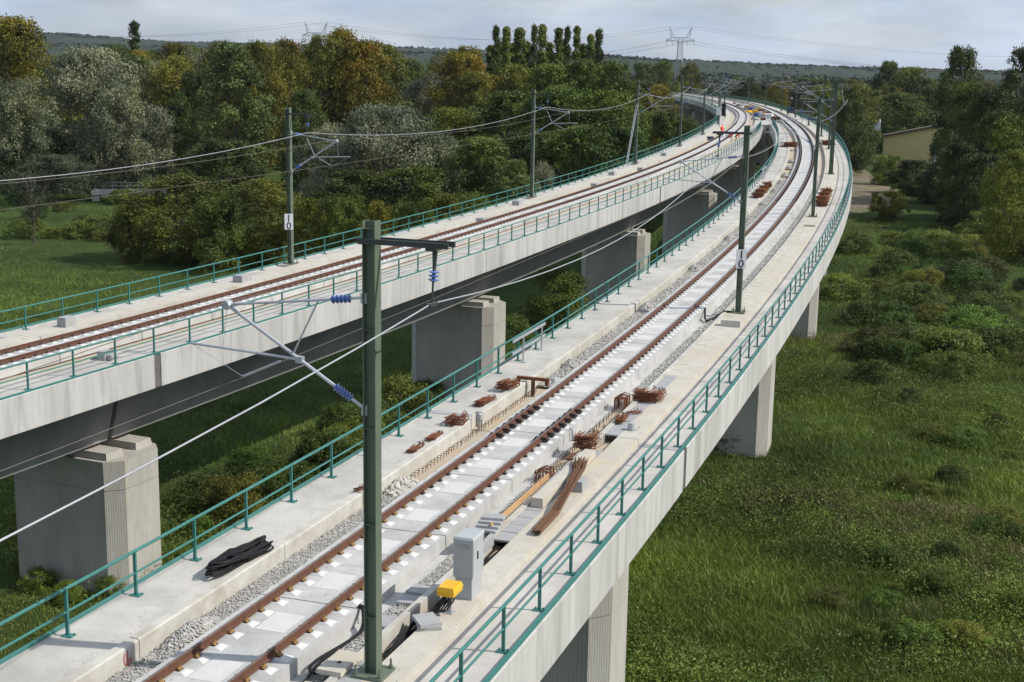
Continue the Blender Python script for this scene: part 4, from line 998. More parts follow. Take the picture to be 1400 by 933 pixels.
def tree(key, x, y, H, W, label, cat='tree', tint=(1, 1, 1), group=None, name='tree'):
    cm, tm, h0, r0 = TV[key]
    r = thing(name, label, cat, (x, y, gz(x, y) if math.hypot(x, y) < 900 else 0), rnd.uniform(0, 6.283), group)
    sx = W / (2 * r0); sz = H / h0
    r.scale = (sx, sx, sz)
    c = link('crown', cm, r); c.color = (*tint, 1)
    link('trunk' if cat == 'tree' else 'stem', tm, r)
    return r
def hor(col): return Y_HOR + (col - 700) * math.tan(ROLL)
def T(key, col, ytop, D, wpx, label, cat='tree', tint=(1, 1, 1), group=None, name='tree', hmin=0.8):
    """a tree standing D metres ahead under photo column col, its top at photo row ytop"""
    x = (col - 700) / F_PX * D * 0.982; H = max(hmin, CAMZ + (hor(col) - ytop) / F_PX * D)
    return tree(key, x, D, H, wpx / F_PX * D, label, cat, tint, group, name)
# --- left wood, front rank
T('autumn', 12, 26, 262, 130, 'tall yellowing tree rising above the silver willows at the wood edge', tint=(0.95, 1.05, 0.9))
T('silver0', 118, 66, 240, 150, 'large silver-grey willow standing taller than its willow neighbours')
T('silver1', 10, 104, 228, 95, 'silver willow partly hidden at the end of the willow row', tint=(0.8, 0.85, 0.75))
T('silver1', 160, 112, 232, 90, 'middling silver willow leaning on the largest willow', tint=(0.9, 0.92, 0.85))
T('silver0', 198, 142, 250, 95, 'low silver-topped willow behind the small footbridge')
T('green0', 40, 160, 246, 120, 'dark green tree filling the gap under the silver willows', tint=(0.7, 0.75, 0.7))
T('dark1', 95, 165, 250, 95, 'dark round tree below the largest silver willow')
T('aspen', 312, 60, 216, 96, 'tall pale-leaved aspen standing clear of the wood')
T('dark0', 262, 95, 236, 70, 'dark slim tree between willows and the pale aspen')
T('autumn', 385, 58, 300, 80, 'orange-brown tree behind the pale aspen', tint=(1.0, 0.9, 0.85))
T('olive0', 350, 66, 290, 70, 'olive tree wedged behind the pale aspen')
T('olive0', 436, 50, 246, 84, 'olive half of the big two-toned tree pair')
T('autumn', 490, 58, 246, 86, 'rust-brown half of the big two-toned tree pair', tint=(0.95, 0.92, 0.85))
T('autumn', 462, 44, 254, 80, 'tallest yellow-brown crown behind the two-toned pair')
T('dark0', 410, 120, 232, 70, 'dark tree at the foot of the two-toned pair')
T('silver0', 520, 143, 172, 165, 'huge rounded silver willow behind the forest-side handrail')
T('silver1', 440, 168, 178, 90, 'silver willow shoulder beside the huge rounded willow')
T('silver1', 600, 178, 176, 95, 'smaller silver willow on the far shoulder of the huge one', tint=(0.92, 0.97, 0.85))
T('dark1', 470, 230, 166, 110, 'dark undergrowth tree beneath the huge silver willow', tint=(1, 1, 1))
T('green0', 560, 225, 166, 120, 'dark green tree below the huge silver willow', tint=(0.6, 0.65, 0.6))
T('olive1', 232, 236, 152, 165, 'wide yellow-green bush tree by the left meadow', tint=(0.72, 0.78, 0.8))
T('olive1', 345, 243, 150, 120, 'olive bush tree directly behind the forest-side 10 mast', tint=(0.75, 0.8, 0.8))
T('bush1', 158, 276, 150, 46, 'smaller yellow-green bush beside the wide one', tint=(0.8, 0.85, 0.8))
T('bush0', 290, 262, 146, 80, 'green bush between the two wide olive bushes')
T('silver0', 62, 208, 215, 120, 'grey low willow thicket near the left footbridge', tint=(0.55, 0.62, 0.55))
T('dark1', 300, 190, 200, 110, 'dark tree at the foot of the pale aspen')
T('green0', 268, 205, 240, 80, 'leafy green tree between footbridge and pale aspen', tint=(0.8, 0.8, 0.7))
T('olive1', 150, 190, 252, 90, 'yellow-green tree over the footbridge end', tint=(0.7, 0.8, 0.7))
for k, (c_, y_, d_, w_) in enumerate(((415, 268, 146, 70), (462, 262, 144, 66), (510, 272, 142, 64), (555, 270, 142, 66), (600, 262, 146, 70), (640, 258, 150, 66))):
    T('bush0' if k % 2 else 'bush1', c_, y_, d_, w_, '%s hedge shrub behind the handrail, counted from the forest-side 10 plate' % ORD[k], 'shrub', (0.85, 0.9, 0.8), 'hedge shrubs behind the handrail', 'shrub')
T('green1', 655, 182, 172, 95, 'feathery grey-green tree just before the second forest-side mast', tint=(1.0, 1.05, 1.1))
T('aspen', 700, 212, 165, 60, 'small pale tree beside the second forest-side mast', tint=(0.85, 0.9, 0.85))
T('silver1', 742, 216, 178, 50, 'little silver willow just past the second forest-side mast')
T('olive1', 610, 150, 235, 110, 'soft olive-green tree beyond the huge silver willow', tint=(0.8, 0.95, 0.85))
T('green0', 660, 150, 240, 110, 'green round tree behind the feathery one', tint=(0.7, 0.75, 0.7))
T('dark1', 560, 96, 420, 70, 'dark rounded tree on the skyline left of the poplars', tint=(1.1, 1.1, 1.1))
T('dark1', 612, 72, 430, 78, 'dark dome-shaped tree on the skyline beside the poplars')
T('green0', 540, 80, 450, 60, 'green far tree beside the dark skyline dome')
T('silver1', 562, 106, 330, 52, 'distant silver willow in the gap behind the huge willow')
T('silver1', 602, 112, 335, 46, 'second distant silver willow in the gap')
T('olive0', 640, 100, 262, 80, 'yellowish tree below the poplars, wood-edge side')
T('olive1', 700, 90, 270, 92, 'yellow-green spreading tree just under the poplars')
T('olive0', 668, 102, 280, 70, 'brownish olive tree under the first poplars', tint=(1.1, 0.9, 0.9))
T('green1', 745, 88, 262, 80, 'leafy green tree beneath the middle poplars', tint=(1.1, 1.15, 1))
T('green1', 790, 82, 262, 70, 'tall green tree between the poplar groups')
T('green0', 830, 84, 255, 80, 'round green tree closing the poplar wood by the viaduct bend', tint=(0.9, 0.95, 0.8))
T('green1', 690, 128, 226, 100, 'dark green tree in the wood below the yellowish crowns', tint=(0.8, 0.85, 0.8))
T('green0', 760, 122, 215, 120, 'broad green tree of the wood facing the track bend', tint=(0.85, 0.95, 0.8))
T('green0', 830, 128, 212, 110, 'broad green tree beside the guyed mast', tint=(0.8, 0.9, 0.7))
T('dark1', 720, 178, 186, 110, 'dark low tree behind the second forest-side mast')
T('green0', 790, 168, 182, 110, 'dense green tree behind the handrail before the guyed mast', tint=(0.75, 0.85, 0.7))
T('dark1', 850, 172, 186, 100, 'dark green tree behind the guyed mast', tint=(1.1, 1.25, 1))
T('green0', 900, 150, 232, 60, 'green tree under the viaduct bend', tint=(0.8, 0.85, 0.7))
T('green0', 930, 160, 270, 60, 'green tree in the hollow of the viaduct bend', tint=(0.8, 0.85, 0.7))
for k, (c_, y_, w_) in enumerate(((671, 37, 17), (686, 38, 16), (703, 40, 22), (723, 37, 15), (734, 36, 17), (757, 41, 18), (769, 40, 15), (781, 39, 15), (800, 50, 15), (812, 44, 18))):
    T('poplar' if k % 3 else 'poplar1', c_, y_, 300 + 3 * (k % 4), w_ * 1.05, '%s slender poplar of the row, counted from the two-toned tree pair' % ORD[k], tint=(1.05, 1.05, 1.05), group='columnar poplars')
for k, (c_, y_) in enumerate(((664, 62), (679, 58), (695, 60), (713, 58), (745, 60), (763, 58), (791, 62), (806, 64))):
    T('poplar', c_, y_, 312, 20, '%s shorter poplar of the back row, counted from the two-toned tree pair' % ORD[k], group='shorter poplars')
T('green0', 900, 84, 560, 40, 'round far tree at the foot of the pylon')
T('olive1', 938, 86, 590, 40, 'olive far tree at the foot of the pylon')
T('dark1', 872, 86, 540, 40, 'dark far tree left of the pylon foot')
T('poplar1', 180, 33, 400, 22, 'lone narrow poplar on the skyline above the willows')
# --- trees right of the viaduct
T('dark0', 1308, 66, 232, 74, 'tall dark tree with broken crown beside the yellow barn')
T('green1', 1322, 112, 214, 66, 'leafy green tree in front of the tall dark one', tint=(0.8, 0.85, 0.8))
T('dark0', 1350, 120, 210, 80, 'dark dense tree at the edge of the right-hand wood')
T('dark0', 1392, 62, 236, 80, 'tall dark tree rising at the end of the right-hand wood', tint=(1.1, 1.1, 1.1))
T('dark1', 1318, 190, 204, 74, 'dark low tree below the barn-side trees')
T('green0', 1370, 150, 205, 80, 'yellow-green tree in the barn-side wood', tint=(1.0, 1.0, 0.7))
T('dark1', 1345, 205, 196, 90, 'dark understorey tree above the meadow shrubs')
T('olive1', 1392, 206, 160, 80, 'sunlit yellow-green bush tree at the meadow edge', tint=(0.9, 1.05, 0.9))
T('dark1', 1250, 216, 252, 62, 'dark round shrub in front of the yellow barn', 'shrub', name='shrub')
T('bush0', 1216, 206, 275, 46, 'light green shrub at the barn corner', 'shrub', (1.2, 1.25, 1), name='shrub')
T('dark1', 1280, 232, 236, 60, 'dark shrub at the foot of the tall barn-side tree', 'shrub', name='shrub')
T('green0', 1168, 118, 315, 62, 'broad brown-green tree left of the barn', tint=(1.1, 0.95, 0.9))
T('dark1', 1160, 135, 300, 60, 'dark tree tucked behind the meadow-side handrail')
T('green0', 1225, 128, 385, 90, 'green tree behind the barn roof')
T('dark1', 1265, 120, 395, 70, 'dark tree behind the barn roof')
T('green0', 1120, 118, 330, 60, 'green tree behind the far meadow-side masts')
T('silver1', 1195, 135, 400, 50, 'silver willow behind the barn', tint=(0.8, 0.85, 0.8))
T('green1', 1208, 84, 480, 40, 'tall far tree above the barn roofline')
T('green0', 1240, 92, 470, 60, 'far rounded tree beyond the barn')
# --- fill: the flood-plain wood beyond, single trees
fillk = ['green0', 'green1', 'dark0', 'dark1', 'olive0', 'olive1', 'silver1', 'autumn', 'green0', 'dark1']
FILL_LAB = {'green0': 'round green crown %s the flood-plain wood', 'green1': 'tall green crown %s the flood-plain wood', 'dark0': 'tall dark crown %s the flood-plain wood', 'dark1': 'round dark crown %s the flood-plain wood', 'olive0': 'tall olive crown %s the flood-plain wood', 'olive1': 'round olive crown %s the flood-plain wood', 'silver1': 'silvery willow crown %s the flood-plain wood', 'autumn': 'yellow-brown crown %s the flood-plain wood'}
def on_deck(x, y, mrg):
    for P_ in (PR, PL):
        xx = float(np.interp(y, YS, P_.X)) if y < 778 else None
        if xx is not None and abs(x - xx) < mrg: return True
    return False
cnt = 0
for k in range(1200):
    if cnt >= 255: break
    D = 250 + 520 * rnd.random() ** 1.3; col = rnd.uniform(-220, 1700)
    x = (col - 700) / F_PX * D
    if on_deck(x, D, 16): continue
    if 880 < col < 1150 and D < 330: continue
    if 1060 < col < 1420 and D < 420: continue
    if col < 900 and D < 270: continue
    key = rnd.choice(fillk); H = rnd.uniform(15, 22.5) + (5.0 if col < 640 else 0)
    if D > 420: H = min(H, 21 + (5 if col < 640 else -1.5))
    tt = rnd.uniform(0.75, 1.1)
    tree(key, x, D, H, rnd.uniform(10, 15), FILL_LAB[key] % ('deep in' if D > 480 else 'at the near side of'), tint=(tt * rnd.uniform(0.9, 1.15), tt, tt * rnd.uniform(0.8, 1.0)), group='crowns of the flood-plain wood')
    cnt += 1

# --- distant woods that read as one mass
def woods(name, n, D0, D1, c0, c1, hh, label):
    D = npr.uniform(D0, D1, n); col = npr.uniform(c0, c1, n); x = (col - 700) / F_PX * D
    keep = np.array([not on_deck(a, b, 18) for a, b in zip(x, D)]); D = D[keep]; x = x[keep]; n = len(D)
    H = npr.uniform(hh[0], hh[1], n); nl = 42
    d = npr.normal(size=(n, nl, 3)); d /= np.linalg.norm(d, axis=2, keepdims=True); d[..., 2] = np.abs(d[..., 2])
    w_ = npr.uniform(4.5, 8, n)
    P = np.stack([x[:, None] + d[..., 0] * w_[:, None], D[:, None] + d[..., 1] * w_[:, None], H[:, None] * 0.45 + d[..., 2] * H[:, None] * 0.55 * npr.uniform(0.6, 1, (n, nl))], -1).reshape(-1, 3)
    v, f = quads(P, d.reshape(-1, 3) + npr.normal(size=(n * nl, 3)) * 0.4, 2.0)
    o = link(name, np_mesh(name, v, f, 'leaf_far')); tag(o, label, 'forest'); stuff(o)
woods('distant_forest', 3600, 560, 1900, -150, 1550, (12, 19.5), 'dark distant forest spreading to the hills')

def hill_woods(D, prof, n, depth, label):
    col = npr.uniform(-450, 1850, n); u = npr.random(n) ** 0.6
    crest = np.interp(col, [p[0] for p in prof], [p[1] for p in prof])
    z = crest * np.sin(u * math.pi / 2) ** 0.8; yy = D - depth * (1 - u); x = (col - 700) / F_PX * D
    H = npr.uniform(2, 8, n); nl = 10
    d = npr.normal(size=(n, nl, 3)); d /= np.linalg.norm(d, axis=2, keepdims=True); d[..., 2] = np.abs(d[..., 2])
    P = np.stack([x[:, None] + d[..., 0] * 6, yy[:, None] + d[..., 1] * 6, z[:, None] - 4 + d[..., 2] * H[:, None]], -1).reshape(-1, 3)
    v, f = quads(P, d.reshape(-1, 3) + npr.normal(size=(n * nl, 3)) * 0.4, 3.2)
    o = link('hill_forest', np_mesh('hill_forest', v, f, 'leaf_far')); tag(o, label, 'forest'); stuff(o)
hill_woods(2300.0, [(c, hz_(c, y, 2300)) for c, y in ((-500, 62), (0, 60), (200, 66), (400, 72), (560, 74), (700, 78), (820, 78), (900, 84), (1000, 88), (1100, 92), (1250, 97), (1400, 100), (1900, 104))], 6500, 420, 'wooded slopes of the nearer low ridge')
hill_woods(3300.0, [(c, hz_(c, y, 3300)) for c, y in ((-500, 45), (20, 46), (110, 49), (180, 56), (260, 60), (400, 63), (520, 65), (640, 70), (800, 78), (950, 86), (1060, 90), (1200, 95), (1400, 98), (1900, 101))], 5500, 300, 'wooded crest of the farther ridge')

# ------------------------------------------------------------------ bare tree in the left meadow
def bare_tree(x, y, H, label):
    r = thing('bare_tree', label, 'tree', (x, y, gz(x, y))); mb = MB(); rs = random.Random(4)
    mb.tube([(0, 0, -0.3), (0.1, 0, H * 0.35), (0.0, 0.1, H * 0.9)], [0.16, 0.11, 0.02], 6); link('trunk', mb.mesh('trunk', 'bark'), r)
    mb = MB()
    for k in range(46):
        a = rs.uniform(0, 6.28); z0 = H * rs.uniform(0.25, 0.8); l = H * rs.uniform(0.15, 0.38); c, s_ = math.cos(a), math.sin(a)
        e = Vector((c * l * 0.8, s_ * l * 0.8, z0 + l * 0.75)); mb.tube([(0, 0, z0), (c * l * 0.4, s_ * l * 0.4, z0 + l * 0.3), e], [0.05, 0.03, 0.01], 4)
        for j in range(3):
            b2 = a + rs.uniform(-1, 1); l2 = l * 0.5; p = Vector((c * l * 0.5, s_ * l * 0.5, z0 + l * 0.4)); mb.tube([p, p + Vector((math.cos(b2) * l2 * 0.6, math.sin(b2) * l2 * 0.6, l2 * 0.8))], [0.02, 0.008], 3)
    link('branches', mb.mesh('branches', 'bark'), r)
bare_tree(-58.5, 164, 9.0, 'small bare twiggy tree standing alone in the left meadow')

# ------------------------------------------------------------------ meadow: grass, weeds, shrubs
def cam_points(n, x0, x1, y0, y1, rs):
    """ground points spread evenly over a stretch of meadow as seen across it"""
    c = rs.uniform(x0, x1, n); r = rs.uniform(y0, y1, n)
    hy = Y_HOR + (c - 700) * math.tan(ROLL)
    D = F_PX * CAMZ / (r - hy) * 0.985
    return (c - 700) / F_PX * D, D
def under_deck(x, y):
    m_ = np.zeros(len(x), bool)
    for P_ in (PR, PL): m_ |= np.abs(x - np.interp(y, YS, P_.X)) < 2.4
    return m_
def tufts(name, x, y, h, spread, nb, mat, label, wid=0.035):
    n = len(x); rs = npr
    bx = x[:, None] + rs.normal(size=(n, nb)) * spread; by = y[:, None] + rs.normal(size=(n, nb)) * spread
    hz = h[:, None] * rs.uniform(0.55, 1.1, (n, nb)); z0 = gzn(bx, by) - 0.05
    a = rs.uniform(0, 6.283, (n, nb)); wv = wid * rs.uniform(0.7, 1.6, (n, nb)) * (0.6 + h[:, None] * 0.6)
    lx = rs.normal(size=(n, nb)) * 0.55 * hz; ly = rs.normal(size=(n, nb)) * 0.55 * hz
    p0 = np.stack([bx - np.cos(a) * wv, by - np.sin(a) * wv, z0], -1); p1 = np.stack([bx + np.cos(a) * wv, by + np.sin(a) * wv, z0], -1)
    p2 = np.stack([bx + lx, by + ly, z0 + hz], -1)
    v = np.stack([p0, p1, p2], 2).reshape(-1, 3)
    o = link(name, np_mesh(name, v, np.arange(len(v)).reshape(-1, 3), mat)); tag(o, label, 'grass'); return stuff(o)
def patchy(x, y, s, seed):
    return np.sin(x / s + seed) * np.cos(y / (s * 1.3) + seed * 2) + 0.6 * np.sin((x + y) / (s * 0.43) + seed * 3) + 0.4 * np.cos((x - 1.7 * y) / (s * 0.21))
rs_ = np.random.default_rng(91)
def scatter(n, regs):
    X = []; Y = []
    for (x0, x1, y0, y1, frac) in regs:
        a, b = cam_points(int(n * frac), x0, x1, y0, y1, rs_); X.append(a); Y.append(b)
    x = np.concatenate(X); y = np.concatenate(Y); return x, y
REG = [(830, 1470, 290, 560, 0.30), (560, 1470, 560, 1010, 0.42), (-60, 460, 262, 470, 0.10), (-60, 860, 400, 1000, 0.20), (1470, 1850, 300, 1010, 0.09), (-260, -60, 270, 560, 0.03)]
x, y = scatter(104000, REG); pz_ = patchy(x, y, 9, 1)
tufts('meadow_grass', x, y, np.clip(0.30 + 0.14 * pz_ + rs_.uniform(-0.08, 0.20, len(x)), 0.12, 0.8), 0.32, 6, 'grass_blade', 'green meadow grass spreading below the viaducts', 0.027)
# leafy weeds: many small leaves up thin stems, in drifts
x, y = scatter(15000, REG); pz_ = patchy(x, y, 13, 4) + 0.7 * patchy(x, y, 4.5, 2); k = pz_ > rs_.uniform(-1.2, 0.9, len(x)); x = x[k]; y = y[k]; pz_ = pz_[k]
n = len(x); nl = 48; hh = np.clip(0.50 + 0.24 * pz_ + rs_.uniform(0, 0.5, n), 0.3, 1.7)
u_ = rs_.random((n, nl)); sp_ = 0.42 + 0.22 * rs_.random((n, 1))
P = np.stack([x[:, None] + rs_.normal(size=(n, nl)) * sp_ * (1.1 - 0.6 * u_), y[:, None] + rs_.normal(size=(n, nl)) * sp_ * (1.1 - 0.6 * u_), gzn(x, y)[:, None] + u_ * hh[:, None]], -1).reshape(-1, 3)
v, f = quads(P, rs_.normal(size=(n * nl, 3)) + np.array([0.15, 0, 0.7]), 0.075, 1.0, rs_)
f = f[:, :3]
o = link('meadow_weeds', np_mesh('meadow_weeds', v, f, 'weed_leaf')); tag(o, 'leafy weeds growing thickly through the meadow', 'weeds'); stuff(o)
# dry reddish reeds: a band across the meadow and patches
def reedline(n):
    u = rs_.random(n); c = 1040 + 420 * u; r = 684 + 34 * np.clip((c - 1150) / 250, 0, 1) + rs_.normal(size=n) * (5 + 4 * np.sin(c / 23.0)) + 5 * np.sin(c / 37.0)
    hy = Y_HOR + (c - 700) * math.tan(ROLL); D = F_PX * CAMZ / (r - hy) * 0.985; return (c - 700) / F_PX * D, D
x, y = reedline(2600); kk = patchy(x, y, 2.2, 5) > -0.35; x = x[kk]; y = y[kk]; x2, y2 = scatter(11000, [(1090, 1300, 380, 480, 0.22), (1100, 1400, 300, 340, 0.13), (860, 1470, 500, 930, 0.65)]); k = patchy(x2, y2, 7, 8) > 0.72
x = np.r_[x, x2[k]]; y = np.r_[y, y2[k]]
tufts('dry_reeds', x, y, rs_.uniform(0.25, 0.65, len(x)), 0.40, 7, 'dry_reed', 'brown dried reeds in a band across the meadow', 0.03)
# single shrubs standing in the meadow and beneath the viaducts
SH = [(1210, 318, 330, 'bush1', 4.5, 50, 'yellowish upright shrub in the far meadow near the handrail bend'), (1155, 395, 0, 'bush2', 2.4, 90, 'broad leafy shrub near the third meadow-side pier'),
      (1190, 430, 0, 'bush3', 2.0, 80, 'dark shrub just past the third meadow-side pier'), (1255, 410, 0, 'bush2', 2.6, 80, 'rounded shrub in the middle of the shrub belt'),
      (1320, 380, 0, 'bush3', 2.6, 100, 'dark spreading shrub below the barn-side wood'), (1290, 345, 0, 'bush2', 3.0, 90, 'leafy shrub between meadow and barn-side wood'),
      (1380, 330, 0, 'bush0', 5.5, 110, 'tall shrub under the sunlit bush tree'), (1245, 470, 0, 'bush3', 2.0, 110, 'dark low shrub at the near edge of the shrub belt'),
      (1310, 490, 0, 'bush2', 2.8, 110, 'bright leafy shrub at the near edge of the shrub belt'), (1385, 480, 0, 'bush3', 2.6, 110, 'dark shrub at the end of the shrub belt'),
      (1360, 430, 0, 'bush2', 2.8, 90, 'green shrub beneath the sunlit bush tree'), (1170, 340, 0, 'bush2', 2.4, 70, 'small shrub beside the handrail curve'),
      (1230, 365, 0, 'bush3', 2.4, 70, 'dark shrub behind the rounded one'), (760, 440, 0, 'bush0', 5.2, 95, 'leafy shrub growing between the forest-side piers'),
      (860, 400, 0, 'bush0', 4.4, 60, 'shrub beside the third forest-side pier'), (440, 650, 0, 'bush2', 2.6, 110, 'leafy shrub between the two viaducts'),
      (360, 690, 0, 'bush2', 2.2, 110, 'low shrub between the viaducts near the cable coil'), (490, 610, 0, 'bush2', 2.6, 90, 'pale-leaved shrub between the viaducts behind the first mast'),
      (270, 700, 0, 'bush3', 1.8, 100, 'dark shrub beside the nearest forest-side pier'), (1010, 612, 0, 'bush2', 1.5, 60, 'small weed shrub at the foot of the second meadow pier')]
for c_, r_, d_, key, H, wp, lab in SH:
    D = d_ or F_PX * CAMZ / (r_ - hor(c_)) * 0.985
    if d_: D = 210
    tree(key, (c_ - 700) / F_PX * D, D, H, min(wp / F_PX * D, 2.5 * H), lab, 'shrub', (rnd.uniform(0.85, 1.2),) * 3, None, 'shrub')
for k in range(170):
    c_ = rnd.uniform(1090, 1440) if k < 95 else rnd.uniform(900, 1440); r_ = rnd.uniform(285, 520) if k < 95 else rnd.uniform(540, 930); D = F_PX * CAMZ / (r_ - hor(c_)) * 0.985; x_ = (c_ - 700) / F_PX * D
    if on_deck(x_, D, 8): continue
    hs_ = rnd.uniform(1.0, 2.6) * (1 if k < 95 else 0.45)
    bk = rnd.choice(['bush2', 'bush3', 'bush2'])
    tree(bk, x_, D, hs_, hs_ * rnd.uniform(1.5, 2.4), ('fresh green' if bk == 'bush2' else 'dark green') + (' knee-high' if hs_ < 1.3 else (' waist-high' if hs_ < 1.9 else ' man-high')) + ' shrub ' + ('in the shrub belt beyond the open grass' if k < 95 else 'standing in the open grass'), 'shrub', (rnd.uniform(0.8, 1.3), rnd.uniform(0.85, 1.25), 0.9), 'low shrubs scattered over the meadow', 'shrub')
GAP = [(255, 742), (305, 722), (352, 702), (398, 676), (432, 648), (470, 628), (505, 598), (545, 566), (580, 545), (622, 522), (738, 432), (782, 420), (832, 396), (120, 842), (60, 852), (22, 832), (232, 800), (330, 668), (455, 590), (700, 455), (890, 372)]
for k, (c_, r_) in enumerate(GAP):
    D = F_PX * CAMZ / (r_ - hor(c_)) * 0.985; hs_ = rnd.uniform(1.5, 3.0); bk = ('bush2', 'bush0', 'bush3', 'bush2')[k % 4]
    if r_ > 730: hs_ = 0.9; bk = 'bush2'
    tree(bk, (c_ - 700) / F_PX * D, D, hs_, hs_ * rnd.uniform(1.3, 1.9), {'bush2': 'fresh green', 'bush0': 'mid green', 'bush3': 'dark green'}[bk] + (' low' if hs_ < 2.2 else ' tall') + ' scrub bush in the gap between the two viaducts', 'shrub', (rnd.uniform(0.9, 1.3), rnd.uniform(0.95, 1.25), 0.95), 'scrub between the viaducts', 'shrub')
for k in range(26):
    c_ = rnd.uniform(-40, 330); r_ = rnd.uniform(268, 330); D = F_PX * CAMZ / (r_ - hor(c_)) * 0.985; x_ = (c_ - 700) / F_PX * D
    bk = rnd.choice(['bush2', 'bush3']); hs_ = rnd.uniform(1.2, 2.8)
    tree(bk, x_, D, hs_, hs_ * rnd.uniform(1.6, 2.6), ('fresh green' if bk == 'bush2' else 'dark green') + (' low' if hs_ < 2 else ' tall') + ' shrub at the wood edge of the left meadow', 'shrub', (rnd.uniform(0.8, 1.3), rnd.uniform(0.85, 1.25), 0.9), 'low shrubs along the left wood edge', 'shrub')

# ------------------------------------------------------------------ far things beyond the viaducts
def gp(col, row):
    D = F_PX * CAMZ / (row - hor(col)) * 0.985; return (col - 700) / F_PX * D, D
# dirt yard and track by the barn
def patch(name, outline, mat, dz=0.03):
    pts = [gp(c, r) for c, r in outline]; cx = sum(p[0] for p in pts) / len(pts); cy = sum(p[1] for p in pts) / len(pts)
    V = [(cx, cy, gz(cx, cy) + dz)]; F = []; n = len(pts); K = 6
    ring = []
    for j in range(n):
        a = pts[j]; b = pts[(j + 1) % n]
        for i in range(3):
            u = i / 3; ring.append((a[0] + (b[0] - a[0]) * u, a[1] + (b[1] - a[1]) * u))
    m_ = len(ring)
    for k in range(1, K + 1):
        for (x, y) in ring:
            xx, yy = cx + (x - cx) * k / K, cy + (y - cy) * k / K; jit = 0 if k < K else rnd.uniform(-0.6, 0.6)
            V.append((xx + jit, yy + jit, gz(xx, yy) + (dz if k < K else -0.05)))
    for j in range(m_): F.append((0, 1 + j, 1 + (j + 1) % m_))
    for k in range(K - 1):
        for j in range(m_):
            j2 = (j + 1) % m_; F.append((1 + k * m_ + j, 1 + (k + 1) * m_ + j, 1 + (k + 1) * m_ + j2, 1 + k * m_ + j2))
    return struct(link(name, MB().add(V, F).mesh(name, mat)))
patch('dirt_yard', [(1140, 290), (1215, 278), (1222, 252), (1190, 236), (1172, 226), (1150, 226), (1120, 240), (1110, 270)], 'dirt', 0.25)
patch('dirt_patch', [(985, 330), (1045, 335), (1060, 290), (1050, 262), (1010, 262), (985, 290)], 'dirt', 0.25)
patch('grass_verge', [(1140, 232), (1200, 226), (1206, 208), (1165, 206), (1135, 214)], 'meadow_ground', 0.30)
# yellow barn: gable end with a big door opening
bx_, by_ = gp(1198, 224); bt = thing('barn', 'yellow corrugated barn with shallow brown roof behind the shrubs', 'barn', (bx_, by_, 0), -0.36)
Wd, He, Hr, Dp = 34.0, 7.4, 11.2, 9.0
link('end_wall', MB().add([(0, 0, -0.5), (Wd, 0, -0.5), (Wd, 0, He), (Wd * 0.5, 0, Hr - 0.3), (0, 0, He), (0, 0.3, -0.5), (Wd, 0.3, -0.5), (Wd, 0.3, He), (Wd * 0.5, 0.3, Hr - 0.3), (0, 0.3, He)],
    [(0, 1, 2, 3, 4), (9, 8, 7, 6, 5), (0, 5, 6, 1), (1, 6, 7, 2), (0, 4, 9, 5)]).mesh('end_wall', 'barn_yellow'), bt)
link('side_wall', MB().box(0.01, 0.3, 0.31, Dp, -0.5, He).mesh('side_wall', 'barn_yellow'), bt)
link('side_wall', MB().box(Wd - 0.3, Wd - 0.01, 0.31, Dp, -0.5, He).mesh('side_wall', 'barn_yellow'), bt)
for a, b in ((-0.7, Wd / 2), (Wd + 0.7, Wd / 2)):
    za = He - 0.15; link('roof', MB().add([(a, -0.7, za), (b, -0.7, Hr), (b, Dp + 0.5, Hr), (a, Dp + 0.5, za), (a, -0.7, za + 0.35), (b, -0.7, Hr + 0.35), (b, Dp + 0.5, Hr + 0.35), (a, Dp + 0.5, za + 0.35)],
        [(0, 1, 2, 3), (4, 5, 6, 7), (0, 1, 5, 4), (1, 2, 6, 5), (2, 3, 7, 6), (3, 0, 4, 7)]).mesh('roof', 'roof_brown'), bt)
dr = link('door', MB().box(12.6, 17.4, -0.06, -0.005, -0.3, 5.6).mesh('door', 'barn_yellow'), bt)
link('door_frame', MB().box(11.7, 12.58, -0.25, -0.003, -0.3, 6.1).mesh('door_frame', 'white_paint'), dr)
link('lintel', MB().box(12.59, 17.6, -0.35, -0.003, 5.62, 6.1).mesh('lintel', 'cabinet_grey'), dr)
for k in range(1, 30):
    if 11 < k < 18: continue
    h_ = He + (Hr - 0.3 - He) * (1 - abs(k - Wd / 2) / (Wd / 2))
    link('cladding_rib', MB().box(k - 0.05, k + 0.05, -0.045, -0.002, -0.4, h_ - 0.25).mesh('cladding_rib', 'barn_yellow'), bt)
# utility pole with transformer by the barn
ux, uy = gp(1186, 218); up_ = thing('utility_pole', 'lattice utility pole with white insulators beside the barn', 'pole', (ux, uy, 0))
mb = MB()
for dx in (-0.5, 0.5):
    mb.tube([(dx, 0, -0.3), (dx * 0.3, 0, 15)], 0.10, 5)
for k in range(9):
    z0 = 1.5 * k; a = 0.5 - 0.035 * k; mb.tube([(-a, 0, z0), (a, 0, z0 + 1.5)], 0.05, 4)
link('lattice', mb.mesh('lattice', 'mast_paint'), up_)
link('transformer', MB().box(-1.1, 1.1, -0.7, 0.2, 8.0, 10.0).mesh('transformer', 'cabinet_grey'), up_)
for dx in (-1.0, 0, 1.0): link('insulator', MB().lathe((dx, 0, 10.02), (dx, 0, 11.0), [(0, 0.1), (0.3, 0.3), (0.6, 0.15), (1, 0.2)], 8).mesh('insulator', 'white_paint'), up_)
